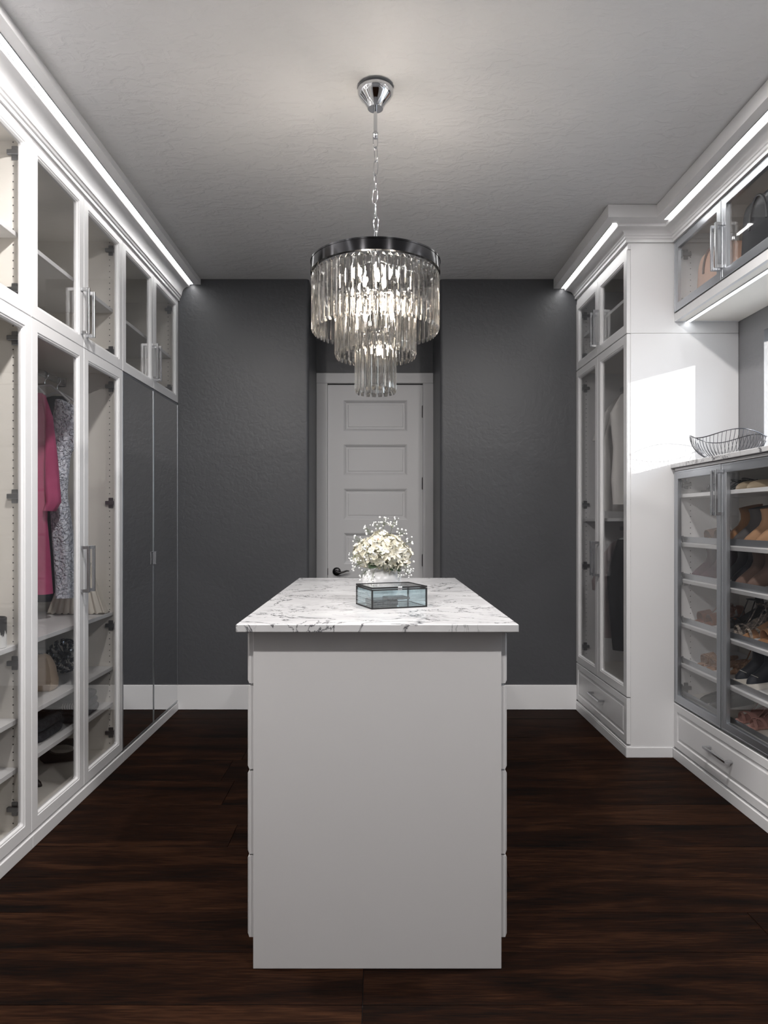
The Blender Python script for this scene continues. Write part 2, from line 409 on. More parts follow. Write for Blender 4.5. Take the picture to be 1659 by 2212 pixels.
def led(label, x0, x1, y0, y1, z, mat, group, shear=0.0):
    zz = lambda y: z + shear * (YW - y)
    t = thing('led_strip_light', label, 'strip light', ((x0 + x1) / 2, y0, zz(y0)), 0, group)
    L = y1 - y0; w = (x1 - x0) / 2; dz = zz(y1) - zz(y0)
    part('diffuser', MB().loft([[(-w, y, dz * y / L - 0.002), (w, y, dz * y / L - 0.002), (w, y, dz * y / L + 0.004), (-w, y, dz * y / L + 0.004)] for y in (0, L)]), mat, t)
    for sx in (-1, 1):
        a, b2 = sorted((sx * w, sx * (w + 0.0025)))
        part('channel_edge', MB().loft([[(a, y, dz * y / L - 0.003), (b2, y, dz * y / L - 0.003), (b2, y, dz * y / L + 0.003), (a, y, dz * y / L + 0.003)] for y in (0, L)]), alu, t)
    return t
led('white light strip in the left cornice above the glass wardrobes', CX + 0.086, CX + 0.110, YEND, YW - 0.02, 3.010, ledm, 'cornice light strips', 0.003)
led('short light strip in the cornice of the right tower cabinet', TX - 0.110, TX - 0.086, TY - 0.08, YW - 0.02, 2.980, ledm, 'cornice light strips')
led('light strip in the cornice above the aluminium-framed wall cabinets', BX - 0.110, BX - 0.086, YEND, TY - 0.135, 2.980, ledm, 'cornice light strips')
led('light strip under the wall cabinets lighting the marble ledge', 1.742, 1.766, YEND, TY - 0.01, 2.4585, ledu, None)

# ------------------------------------------------------------------ cabinets (local frame: x along the face, y into the cabinet, z up)
CACHE = {}
def cached(key, fn):
    if key not in CACHE: CACHE[key] = fn()
    return CACHE[key]
def handle_mesh(L=0.222):
    def mk():
        m = MB(); m.box(-0.006, 0.006, -0.040, -0.028, 0, L, 0.001)
        for z in (0.0, L - 0.016): m.box(-0.006, 0.006, -0.029, 0.0, z, z + 0.016, 0.001)
        me = m.mesh('handle'); me.materials.append(nickel); return me
    return cached(('h', L), mk)
def hinge_mesh(flip):
    def mk():
        m = MB()
        m.box(-0.012 * flip - 0.012, -0.012 * flip + 0.012, 0.022, 0.034, -0.022, 0.022, 0.003)
        m.box(min(0, -0.016 * flip), max(0, -0.016 * flip), 0.03, 0.085, -0.010, 0.010, 0.002)
        m.box(min(0, -0.006 * flip), max(0, -0.006 * flip), 0.045, 0.070, -0.028, 0.028, 0.002)
        me = m.mesh('hinge'); me.materials.append(hingem); return me
    return cached(('hinge', flip), mk)
def glass_door(root, x0, x1, z0, z1, hinge_side, hz, handle_z=None, style='white', handle_off=0.030):
    g = 0.0012 if style == 'white' else 0.0026; x0 += g; x1 -= g; z0 += g; z1 -= g; T = 0.021
    if style == 'white':
        st = 0.062
        seq = [(0.0, T, 0), (0.0, 0.002, 0), (0.002, 0.0, 0), (st - 0.014, 0.0, 0.003), (st - 0.012, 0.0025, 0.004), (st - 0.006, 0.0035, 0.006), (st, 0.010, 0.009), (st, T, 0.009)]
        mat = white; pin = st - 0.003
    else:
        st = 0.044
        seq = [(0.0, T, 0), (0.0, 0.001, 0), (0.001, 0.0, 0), (0.009, 0.0, 0), (0.010, 0.0015, 0), (st - 0.002, 0.0015, 0), (st, 0.003, 0), (st, T, 0)]
        mat = alu; pin = st - 0.003
    rings = [rrect(x0 + a, x1 - a, z0 + a, z1 - a, y, r, 3) for a, y, r in seq]
    d = part('door', MB().loft(rings, ringclose=True), mat, root)
    part('glass_pane', MB().box(x0 + pin, x1 - pin, 0.0115, 0.0155, z0 + pin, z1 - pin), glass, d)
    if handle_z is not None:
        hx = x1 - handle_off if hinge_side < 0 else x0 + handle_off
        part('handle', handle_mesh(), None, d, loc=(hx, 0, handle_z))
    ex = x0 + 0.017 if hinge_side < 0 else x1 - 0.017
    for z in hz: part('hinge', hinge_mesh(1 if hinge_side > 0 else -1), None, d, loc=(ex, 0, z))
    return d
def pins(root, xs, flips, yl, z0, z1):
    m = MB()
    for x, fsg in zip(xs, flips):
        for y in yl:
            z = z0
            while z < z1:
                r = 0.003
                m.add([(x + fsg * 0.0004, y + r * math.cos(k * PI / 3), z + r * math.sin(k * PI / 3)) for k in range(6)], [tuple(range(6))])
                z += 0.032
    part('shelf_pin_holes', m, blackm, root, kind='stuff')
def carcass(root, Wd, D, z0, z1, side='white', right_ext=None, t=0.019, yf=0.0215, bz=None):
    for x in (0, Wd - t): part('side_panel', MB().box(x + 0.0006, x + t - 0.0006, yf, D, z0, z1), interior if side == 'in' else white, root)
    part('back_panel', MB().box(t, Wd - t, D - 0.008, D, z0, z1), interior, root)
    part('top_panel', MB().box(t, Wd - t, yf, D - 0.008, z1 - t, z1), interior, root)
    part('bottom_panel', MB().box(t, Wd - t, yf, D - 0.008, z0, z0 + t), interior, root)
def shelf(root, Wd, y0, y1, ztop, th=0.020, t=0.019):
    return part('shelf', MB().box(t + 0.001, Wd - t - 0.001, y0, y1, ztop - th, ztop, 0.001), white, root)
def raised_drawer(root, x0, x1, z0, z1, name='drawer', handle=True):
    g = 0.0012
    seq = [(0, 0.021, 0), (0, 0.0025, 0), (0.0025, 0, 0), (0.040, 0, 0), (0.046, 0.006, 0), (0.052, 0.006, 0), (0.064, 0.001, 0)]
    dr = part(name, MB().loft([rrect(x0 + g + a, x1 - g - a, z0 + g + a, z1 - g - a, y, 0, 1) for a, y, r in seq]), white, root)
    if handle:
        L = 0.222; part('handle', handle_mesh(), None, dr, loc=((x0 + x1) / 2 - L / 2, 0, (z0 + z1) / 2 + 0.012), rot=(0, PI / 2, 0))
    return dr
def toe(root, Wd, D, z=0.054, f=-0.006):
    part('toe_kick', MB().box(0.0003, Wd - 0.0003, f, D, 0.0, z - 0.002, 0.0015), white, root)
SHELF_Y = 0.047
def left_root(name, label, cat, y0, group=None): return thing(name, label, cat, (CX, y0, 0), PI / 2, group)
DL = CX - XL - 0.003   # cabinet depth on the left
ZS = 2.168
def left_upper(y0, Wd, label):
    r = left_root('upper_glass_cabinet', label, 'cabinet', y0, 'upper glass cabinets on the left')
    carcass(r, Wd, DL, ZS + 0.001, 2.894, 'in')
    h = Wd / 2
    for k in (0, 1):
        glass_door(r, k * h, (k + 1) * h, ZS, 2.904, -1 if k == 0 else 1, (2.27, 2.825), 2.225)
    shelf(r, Wd, SHELF_Y, DL - 0.01, 2.502)
    pins(r, (0.019, Wd - 0.019), (1, -1), (0.065, 0.56), 2.23, 2.88)
    return r
def left_lower(y0, Wd, label, shelves=(0.835, 0.535, 0.337)):
    r = left_root('glass_wardrobe', label, 'wardrobe', y0, 'tall glass wardrobes on the left')
    carcass(r, Wd, DL, 0.055, ZS - 0.001, 'in'); toe(r, Wd, DL)
    h = Wd / 2
    for k in (0, 1):
        glass_door(r, k * h, (k + 1) * h, 0.062, ZS, -1 if k == 0 else 1, (0.17, 0.76, 1.435, 2.075), 0.994)
    for z in shelves: shelf(r, Wd, SHELF_Y, DL - 0.01, z)
    pins(r, (0.019, Wd - 0.019), (1, -1), (0.065, 0.56), 0.11, 2.13)
    return r
YA0, YB0, YC0 = 1.785, 2.785, 3.783
left_upper(YC0, 1.055, 'upper glass cabinet over the mirror doors by the back wall')
left_upper(YB0, 0.998, 'upper glass cabinet over the wardrobe with the pink dress')
left_upper(YA0, 1.0, 'upper glass cabinet at the left edge of the picture')
WB = left_lower(YB0, 0.998, 'white glass-door wardrobe with pink and lace dresses')
WA = left_lower(YA0, 1.0, 'white glass-door wardrobe at the left edge holding a dark vase')
rod = part('hanging_rod', MB().box(0.02, 0.978, 0.313, 0.335, 2.082, 2.112, 0.004), nickel, WB)
part('rod_bracket', MB().box(0.966, 0.979, 0.302, 0.346, 2.072, 2.124, 0.004), chrome, WB)
for k in range(3):   # the run goes on behind the camera
    y = YA0 - 1.0 * (k + 1)
    left_lower(y, 1.0, ['next glass wardrobe of the left run beside the camera', 'glass wardrobe of the left run just behind the camera', 'rearmost glass wardrobe of the left run behind the camera'][k])
    left_upper(y, 1.0, ['next upper glass cabinet of the left run beside the camera', 'upper glass cabinet of the left run just behind the camera', 'rearmost upper glass cabinet of the left run behind the camera'][k])
# mirror wardrobe
mw = left_root('mirror_wardrobe', 'wardrobe with two tall mirror doors beside the back wall', 'wardrobe', YC0)
WM = 1.055
carcass(mw, WM, DL, 0.055, ZS - 0.001); toe(mw, WM, DL)
for k in (0, 1):
    x0, x1 = k * WM / 2 + 0.001, (k + 1) * WM / 2 - 0.001; z0, z1 = 0.058, ZS - 0.004
    seq = [(0, 0.021), (0, 0.001), (0.001, 0), (0.010, 0), (0.010, 0.0205)]
    d = part('door', MB().loft([rrect(x0 + a, x1 - a, z0 + a, z1 - a, y, 0, 1) for a, y in seq], ringclose=True), alu, mw)
    part('mirror_pane', MB().box(x0 + 0.0095, x1 - 0.0095, 0.0015, 0.0055, z0 + 0.0095, z1 - 0.0095), mirror, d)
    px = WM / 2 - 0.030 if k == 0 else WM / 2 + 0.004
    pm = MB().box(px, px + 0.026, -0.004, -0.0005, 1.062, 1.142, 0.001)
    pe = px + 0.023 if k == 0 else px
    pm.box(pe, pe + 0.003, -0.016, -0.002, 1.062, 1.142, 0.0008)
    part('tab_pull', pm, nickel, d)

# right tower (face at x = TX) and the shallow run nearer the camera (face at x = BX)
def right_root(name, label, cat, x, yend, group=None): return thing(name, label, cat, (x, yend, 0), -PI / 2, group)
DT = XR - TX - 0.003; WT = YW - 0.003 - TY; SPL = 0.470
tl = right_root('tower_wardrobe', 'tall white glass-door wardrobe with a hanging white shirt', 'wardrobe', TX, YW - 0.003)
carcass(tl, WT, DT, 0.055, 2.394)
toe(tl, WT, DT)
struct('baseboard_tower', MB().box(TX - 0.006, 1.668, TY - 0.007, TY - 0.0002, 0.0, 0.058, 0.002), white, 'low white base trim along the side of the tower')
part('toe_moulding', MB().box(0, WT, -0.004, 0.262, 0.052, 0.062, 0.002), white, tl)
glass_door(tl, 0.0, SPL, 0.338, 2.394, -1, (0.45, 1.02, 1.45, 2.27), 0.984)
glass_door(tl, SPL, WT - 0.004, 0.338, 2.394, 1, (0.45, 1.02, 1.45, 2.27), 0.984)
raised_drawer(tl, 0.0, WT - 0.004, 0.072, 0.334)
part('fixed_panel', MB().box(0.019, WT - 0.019, 0.022, DT - 0.01, 0.325, 0.343), interior, tl)
shelf(tl, WT, SHELF_Y, DT - 0.01, 1.352)
pins(tl, (0.019, WT - 0.019), (1, -1), (0.065, 0.56), 0.40, 2.35)
tu = right_root('tower_upper_cabinet', 'small upper glass cabinet on top of the right tower', 'cabinet', TX, YW - 0.003)
carcass(tu, WT, DT, 2.396, 2.972)
glass_door(tu, 0.0, SPL, 2.396, 2.868, -1, (2.49, 2.78), 2.454)
glass_door(tu, SPL, WT - 0.004, 2.396, 2.868, 1, (2.49, 2.78), 2.454)
part('frieze', MB().box(0.0, WT - 0.001, 0.004, 0.0213, 2.869, 2.972), white, tu)
shelf(tu, WT, SHELF_Y, DT - 0.01, 2.648)
pins(tu, (0.019, WT - 0.019), (1, -1), (0.065, 0.56), 2.45, 2.85)
DB = XR - BX - 0.003; WS = 1.055
SHZ = (1.213, 1.010, 0.764, 0.538)   # front height of the slanted shoe shelves
TILT = math.radians(12)
def shoe_unit(yend, label, detail=True):
    r = right_root('shoe_cabinet', label, 'cabinet', BX, yend, 'shoe cabinets under the marble ledge')
    part('fascia', MB().box(0, WS, 0.004, 0.0213, 1.617, 1.630), white, r)
    carcass(r, WS, DB, 0.055, 1.630); toe(r, WS, DB)
    glass_door(r, 0, WS / 2, 0.318, 1.616, -1, (0.40, 1.0, 1.54), 1.362, 'alu', 0.018)
    glass_door(r, WS / 2, WS, 0.318, 1.616, 1, (0.40, 1.0, 1.54), 1.362, 'alu', 0.018)
    raised_drawer(r, 0, WS, 0.062, 0.310)
    part('fixed_panel', MB().box(0.019, WS - 0.019, 0.022, DB - 0.01, 0.318, 0.336), interior, r)
    shelf(r, WS, 0.028, DB - 0.01, 1.485)
    c, s_ = math.cos(TILT), math.sin(TILT)
    for z in SHZ + (0.352,):
        L = DB - 0.045
        if z > 0.36:
            sh = part('slanted_shelf', MB().box(0.020, WS - 0.020, 0, L, -0.022, 0, 0.002), white, r, loc=(0, 0.028, z), rot=(TILT, 0, 0))
        else:
            sh = part('slanted_shelf', MB().box(0.020, WS - 0.020, 0, L, -0.012, 0, 0.002), interior, r, loc=(0, 0.028, z), rot=(TILT * 0.6, 0, 0))
        part('shoe_fence', MB().box(0.023, WS - 0.023, 0.012, 0.015, 0.001, 0.033), alu, sh)
        for x in (0.024, WS - 0.034): part('fence_clip', MB().box(x, x + 0.010, 0.008, 0.020, 0.0, 0.037, 0.001), hingem, sh)
    pins(r, (0.019, WS - 0.019), (1, -1), (0.085, 0.30), 0.40, 1.58)
    return r
def wall_unit(yend, label):
    r = right_root('wall_cabinet', label, 'cabinet', BX, yend, 'aluminium-framed wall cabinets')
    carcass(r, WS, DB, 2.460, 2.972)
    part('frieze', MB().box(0, WS, 0.004, 0.0213, 2.909, 2.972), white, r)
    part('light_rail', MB().box(0, WS, 0.004, 0.0213, 2.460, 2.504), white, r)
    part('floor_panel', MB().box(0.019, WS - 0.019, 0.022, DB - 0.01, 2.480, 2.505), interior, r)
    glass_door(r, 0, WS / 2, 2.508, 2.907, -1, (2.56, 2.83), 2.560, 'alu', 0.018)
    glass_door(r, WS / 2, WS, 2.508, 2.907, 1, (2.56, 2.83), 2.560, 'alu', 0.018)
    pins(r, (0.019, WS - 0.019), (1, -1), (0.085, 0.30), 2.56, 2.88)
    return r
for k in range(5):
    y = TY - 0.001 - WS * k
    shoe_unit(y, ['aluminium-framed glass shoe cabinet beside the white tower', 'second shoe cabinet of the right run beside the camera', 'third shoe cabinet of the right run beside the camera', 'fourth shoe cabinet of the right run behind the camera', 'rearmost shoe cabinet of the right run'][k])
    wall_unit(y, ['aluminium-framed wall cabinet holding peach and black bags', 'second wall cabinet of the right run beside the camera', 'third wall cabinet of the right run beside the camera', 'fourth wall cabinet of the right run behind the camera', 'rearmost wall cabinet of the right run'][k])
tag(part('marble_ledge', MB().box(BX - 0.018, XR - 0.001, YEND, TY - 0.001, 1.632, 1.656, 0.002), marblem), 'white veined marble ledge on the shoe cabinets', 'countertop')

# ------------------------------------------------------------------ island
IY0, IY1 = 2.034, 3.55
isl = thing('island_dresser', 'pale grey-white dresser island with drawers on both sides', 'island', (0.001, IY0, 0))
part('end_panel', MB().box(-0.370, 0.370, 0, 0.019, 0.001, 1.0118, 0.0012), island_shaded_white, isl)
part('end_panel', MB().box(-0.370, 0.370, IY1 - IY0 - 0.019, IY1 - IY0, 0.001, 1.0118, 0.0012), island_shaded_white, isl)
part('carcass', MB().box(-0.362, 0.362, 0.0195, IY1 - IY0 - 0.0195, 0.090, 1.0115), gap, isl)
part('plinth', MB().box(-0.31, 0.31, 0.0195, IY1 - IY0 - 0.0195, 0.0, 0.0895), island_shaded_white, isl)
LI = IY1 - IY0
for sx in (-1, 1):
    for col in (0, 1):
        y0 = 0.012 + col * (LI - 0.024) / 2; y1 = y0 + (LI - 0.024) / 2 - 0.003
        for z0, z1 in ((0.0885, 0.332), (0.338, 0.586), (0.592, 0.841), (0.849, 1.004)):
            m = MB(); bv = 0.008
            xi, xo = sx * 0.3705, sx * 0.3895
            m.loft([[(xi, y0, z0), (xi, y1, z0), (xi, y1, z1), (xi, y0, z1)], [(xo - sx * 0.006, y0, z0), (xo - sx * 0.006, y1, z0), (xo - sx * 0.006, y1, z1), (xo - sx * 0.006, y0, z1)],
                    [(xo, y0 + bv, z0 + bv), (xo, y1 - bv, z0 + bv), (xo, y1 - bv, z1 - bv), (xo, y0 + bv, z1 - bv)]])
            part('drawer', m, island_shaded_white, isl)
tag(part('marble_countertop', MB().box(-0.4095, 0.4115, 1.979, 3.594, 1.0125, 1.0355, 0.0018), marblem), 'white marble countertop with grey veins on the island', 'countertop')

# ------------------------------------------------------------------ chandelier
CHX, CHY = -0.006, 2.696
ch = thing('chandelier', 'three-tier crystal chandelier on a chrome chain', 'chandelier', (CHX, CHY, 0))
part('canopy', MB().lathe([(0.030, 2.962), (0.0315, 2.966), (0.044, 2.990), (0.062, 3.008), (0.070, 3.022), (0.071, 3.034), (0.062, 3.046), (0.05, 3.0495)][::1], 40), chrome, ch, smooth=35)
part('stem_rod', MB().lathe([(0.0075, 2.865), (0.0075, 2.962)], 14), chrome, ch, smooth=40)
part('stem_loop', MB().lathe([(0.007, 2.845), (0.010, 2.85), (0.011, 2.868), (0.007, 2.872)], 14), chrome, ch, smooth=40)
def link_mesh():
    pts = []
    for i in range(20):
        a = 2 * PI * i / 20
        pts.append((0.0095 * math.cos(a), 0, 0.0225 * math.sin(a) + (0.009 if math.sin(a) > 0 else -0.009)))
    me = MB().tube(pts, 0.0021, 7, closed=True).mesh('chain_link', 60); me.materials.append(chrome); return me
lm = link_mesh(); z = 2.838; k = 0
while z > 2.39:
    part('chain_link', lm, None, ch, loc=(0.002 * math.sin(k * 1.3), 0, z), rot=(0, 0.10 * math.sin(k * 2.1), k * PI / 2 + 0.4 + 0.25 * math.sin(k)))
    z -= 0.0545; k += 1
def ring(name, r, z0, z1, th, mat, n=72):
    return part(name, MB().loft([[((r + a) * math.cos(2 * PI * j / n), (r + a) * math.sin(2 * PI * j / n), zz) for a, zz in ((0, z0), (0, z1), (-th, z1), (-th, z0))] for j in range(n)], ringclose=True), mat, ch, smooth=35)
ring('rim_band', 0.255, 2.314, 2.352, 0.004, darkchrome)
ring('rim_lip', 0.2565, 2.347, 2.353, 0.010, darkchrome)
ring('rim_lip', 0.2555, 2.308, 2.314, 0.014, darkchrome)
ring('tier_ring', 0.165, 2.186, 2.194, 0.012, chrome, 56)
ring('tier_ring', 0.084, 2.064, 2.072, 0.010, chrome, 40)
for a in range(3):
    t = a * 2 * PI / 3 + 0.4
    part('spoke', MB().tube([(0, 0, 2.372), (0.12 * math.cos(t), 0.12 * math.sin(t), 2.345), (0.249 * math.cos(t), 0.249 * math.sin(t), 2.336)], 0.004, 8), chrome, ch, smooth=50)
part('centre_stem', MB().lathe([(0.006, 2.02), (0.014, 2.03), (0.014, 2.05), (0.007, 2.06), (0.007, 2.18), (0.020, 2.19), (0.020, 2.21), (0.008, 2.22), (0.008, 2.34), (0.018, 2.35), (0.018, 2.37), (0.006, 2.385), (0.006, 2.40)], 18), chrome, ch, smooth=35)
for r, z in ((0.165, 2.19), (0.084, 2.068)):
    for a in range(4):
        t = a * PI / 2 + 0.2
        part('tier_arm', MB().tube([(0.008 * math.cos(t), 0.008 * math.sin(t), z), ((r - 0.006) * math.cos(t), (r - 0.006) * math.sin(t), z)], 0.0035, 6), chrome, ch)
def crystal_mesh(L, w, d):
    def hexa(s, z): return [(-w / 2 * s, 0, z), (-w * 0.18 * s, -d * 0.5 * s, z), (w * 0.18 * s, -d * 0.5 * s, z), (w / 2 * s, 0, z), (w * 0.18 * s, d * 0.5 * s, z), (-w * 0.18 * s, d * 0.5 * s, z)]
    m = MB().loft([hexa(0.35, 0), hexa(1, -0.009), hexa(1, -L + 0.016), [(x * 0.62, y * 0.08, -L) for x, y, z in hexa(1, 0)]])
    me = m.mesh('crystal'); me.materials.append(crystal); return me
pinm = MB().tube([(0, 0, -0.002), (0, 0, 0.010)], 0.0012, 5).mesh('crystal_pin'); pinm.materials.append(chrome)
for n, r, zt, L in ((60, 0.246, 2.302, 0.226), (38, 0.156, 2.182, 0.204), (19, 0.0765, 2.060, 0.222)):
    cm = crystal_mesh(L, 2 * PI * r / n * 0.90, 0.012)
    for i in range(n):
        a = 2 * PI * i / n
        c = part('crystal', cm, None, ch, loc=(r * math.cos(a), r * math.sin(a), zt), rot=(RND.uniform(-0.006, 0.006), 0, a + PI / 2 + RND.uniform(-0.05, 0.05)))
        part('pin', pinm, None, c)
bulb_me = MB().lathe([(0.004, 0), (0.007, 0.006), (0.0095, 0.018), (0.009, 0.030), (0.005, 0.046), (0.001, 0.058)], 14).mesh('bulb', 60); bulb_me.materials.append(bulbm)
sock = MB().lathe([(0.009, -0.04), (0.009, 0), (0.006, 0.002)], 12).mesh('socket', 40); sock.materials.append(chrome)
BL = [(0.045, k * 2 * PI / 3 - PI / 2 + 0.2, 2.262) for k in range(3)] + [(0.078, k * PI / 2 + 0.55, 2.140) for k in range(4)] + [(0.020, 0.9, 1.99)]
for r, a, z in BL:
    b = part('bulb', bulb_me, None, ch, loc=(r * math.cos(a), r * math.sin(a), z)); part('socket', sock, None, b)
    pl = bpy.data.lights.new('bulb_light', 'POINT'); pl.energy = BULB_W * (2.6 if z > 2.25 else 1.0); pl.color = (1.0, 0.90, 0.78); pl.shadow_soft_size = 0.015
    po = bpy.data.objects.new('bulb_light', pl); COL.objects.link(po); po.parent = b; po.location = (0, 0, 0.03)

# fill lights added over the aisles to brighten low surfaces, out of view
for i, (x, y) in enumerate(((-0.85, 2.12), (0.95, 2.12), (-0.85, 0.35), (0.95, 0.35))):
    t = thing('recessed_ceiling_light', ['round recessed ceiling light over the left aisle in front of the island', 'round recessed ceiling light over the right aisle in front of the island', 'round recessed ceiling light over the left aisle near the camera', 'round recessed ceiling light over the right aisle near the camera'][i], 'ceiling light', (x, y, CEIL), 0, 'recessed ceiling lights')
    part('trim_ring', MB().loft([[((0.075 + a) * math.cos(2 * PI * j / 32), (0.075 + a) * math.sin(2 * PI * j / 32), zz) for a, zz in ((0, -0.0005), (0, -0.006), (-0.012, -0.006), (-0.016, -0.0005))] for j in range(32)], ringclose=True), white, t)
    ld = bpy.data.lights.new('downlight', 'AREA'); ld.shape = 'DISK'; ld.size = 0.11; ld.energy = FILL_W; ld.color = (1.0, 0.96, 0.93)
    lo = bpy.data.objects.new('downlight', ld); COL.objects.link(lo); lo.parent = t; lo.location = (0, 0, -0.007)
# ------------------------------------------------------------------ things on the island
VX, VY, VZ = 0.018, 2.62, 1.0357
vm = bump(pmat('white_ceramic', (0.82, 0.82, 0.83), 0.28), 26, 0.25, 0.004, 2, ramp=(0.62, 0.7))
tag(part('vase', MB().lathe([(0.040, 0), (0.046, 0.004), (0.064, 0.030), (0.076, 0.066), (0.074, 0.085), (0.062, 0.103), (0.050, 0.112), (0.0485, 0.118), (0.053, 0.126), (0.050, 0.126), (0.045, 0.118), (0.045, 0.10)], 40, cap1=False), vm, loc=(VX, VY, VZ), smooth=50),
    'round white ceramic vase on the marble island behind the glass box', 'vase')
petal = vary(pmat('cream_petal', (0.85, 0.83, 0.74), 0.55, **{'Subsurface Weight': 0.0}), (0.62, 0.58, 0.44), (0.70, 0.69, 0.64), 30)
leafm = pmat('green_leaf', (0.035, 0.075, 0.025), 0.45)
stemm = pmat('thin_green_stem', (0.10, 0.13, 0.06), 0.6)
budm = pmat('white_bud', (0.86, 0.86, 0.85), 0.5)
pinkm = pmat('peach_stamen', (0.75, 0.42, 0.30), 0.5)
bq = thing('bouquet', 'cream white flowers with sprays of tiny white buds', 'flowers', (VX, VY, VZ + 0.165))
def petal_mesh(L, wd, cup, nm='petal'):
    m = MB(); rings = []
    for i in range(5):
        t = i / 4; w = wd * math.sin(PI * (0.12 + 0.80 * t)) ** 0.7; x = L * t; z = cup * t * t
        rings.append([(x, -w, z + 0.10 * wd), (x, 0, z - 0.12 * wd), (x, w, z + 0.10 * wd), (x, 0, z - 0.12 * wd - 0.0008)])
    return m.loft(rings)
def floret_mesh(npet, L, wd, cup):
    m = MB(); p = petal_mesh(L, wd, cup)
    for k in range(npet):
        a = 2 * PI * k / npet; c, s_ = math.cos(a), math.sin(a)
        m.add([(x * c - y * s_, x * s_ + y * c, z) for x, y, z in p.v], p.f)
    m.lathe([(0.0015, 0), (0.002, 0.002), (0.0005, 0.0035)], 6)
    me = m.mesh('floret', 50); me.materials.append(petal); return me
fl4 = floret_mesh(4, 0.0145, 0.0085, 0.004); fl6 = floret_mesh(7, 0.026, 0.0055, 0.010)
def align(d, roll=0.0):
    q = Vector(d).to_track_quat('Z', 'Y'); return (q.to_matrix() @ Matrix.Rotation(roll, 3, 'Z')).to_euler()
heads = [((-0.062, 0.0, 0.006), 0.050), ((-0.022, -0.045, 0.000), 0.048), ((0.030, -0.050, 0.002), 0.052), ((0.066, -0.008, 0.008), 0.046), ((0.0, 0.01, 0.045), 0.052), ((0.040, 0.03, 0.030), 0.048), ((-0.045, 0.045, 0.022), 0.046), ((-0.020, -0.03, 0.036), 0.044), ((0.035, -0.025, 0.036), 0.044)]
for hi, (c, r) in enumerate(heads):
    c = Vector(c)
    hd = part('flower_head', MB().lathe([(r * 0.62 * math.sin(PI * i / 8) + 1e-4, -r * 0.62 * math.cos(PI * i / 8)) for i in range(9)], 14), petal, bq, loc=c, smooth=60)
    n = 34; me = fl6 if hi == 2 else fl4
    for i in range(n):
        zz = 1 - 2 * (i + 0.5) / n; ph = i * 2.39996; rr = math.sqrt(1 - zz * zz)
        d = Vector((rr * math.cos(ph), rr * math.sin(ph), zz))
        wd = c + d * r
        if wd.z < -0.045 or d.y > 0.75: continue
        f = part('floret', me, None, hd, loc=d * r * RND.uniform(0.82, 0.98), rot=align(d + Vector((RND.uniform(-.3, .3), RND.uniform(-.3, .3), RND.uniform(-.3, .3))), RND.uniform(0, 3)))
        sc = RND.uniform(0.9, 1.25); f.scale = (sc, sc, sc)
for c, d in (((0.090, -0.045, -0.022), (0.7, -0.7, 0.0)), ((-0.012, -0.055, 0.062), (-0.2, -0.6, 0.8))):
    lily = part('lily', floret_mesh(6, 0.022, 0.007, 0.007), None, bq, loc=c, rot=align(d))
    part('stamen', MB().lathe([(0.001, 0.001), (0.004, 0.004), (0.0025, 0.009), (0.0005, 0.011)], 8), pinkm, lily)
lfm = petal_mesh(0.055, 0.014, -0.012).mesh('leaf', 50); lfm.materials.append(leafm)
for c, d, ro in (((-0.050, -0.070, -0.035), (-0.5, -1, 0.4), 0.2), ((0.035, -0.075, -0.050), (0.4, -1, 0.3), 1.2), ((0.085, -0.03, -0.005), (1, -0.5, 0.5), 2.0), ((0.055, -0.070, -0.045), (0.8, -0.8, 0.2), 0.0), ((-0.075, -0.03, 0.030), (-1, -0.4, 0.5), 0.7), ((-0.02, 0.02, -0.02), (0, -0.3, 1), 0.4)):
    o = part('leaf', lfm, None, bq, loc=c, rot=align(d, ro)); o.scale = (0.6, 0.8, 0.8)
part('stems', MB().tube([(0, 0, -0.14), (0, 0, -0.03)], 0.030, 12), stemm, bq)
def sprig(base, tip, nb, spread):
    base, tip = Vector(base), Vector(tip); st = MB(); bd = MB()
    mid = (base + tip) / 2 + Vector((RND.uniform(-.012, .012), RND.uniform(-.012, .012), 0.006))
    st.tube([base, mid, tip], 0.0006, 4)
    for k in range(nb):
        a = mid.lerp(tip, RND.uniform(0.1, 1.0)); e = tip + Vector((RND.uniform(-1, 1), RND.uniform(-1, 1), RND.uniform(-1, 1))) * spread
        st.tube([a, (a + e) / 2 + Vector((0, 0, 0.003)), e], 0.0004, 3)
        r = RND.uniform(0.0022, 0.0042)
        bd.add([(e.x + r * rr * math.cos(k2 * PI / 3), e.y + r * rr * math.sin(k2 * PI / 3), e.z + r * zz) for zz, rr in ((-0.9, 0.35), (-0.3, 0.95), (0.35, 0.9), (0.9, 0.4)) for k2 in range(6)],
               [(i * 6 + j, i * 6 + (j + 1) % 6, (i + 1) * 6 + (j + 1) % 6, (i + 1) * 6 + j) for i in range(3) for j in range(6)] + [(0, 1, 2, 3, 4, 5), (18, 19, 20, 21, 22, 23)])
    s_ = part('sprig', st, stemm, bq); part('buds', bd, budm, s_, smooth=80, kind='stuff')
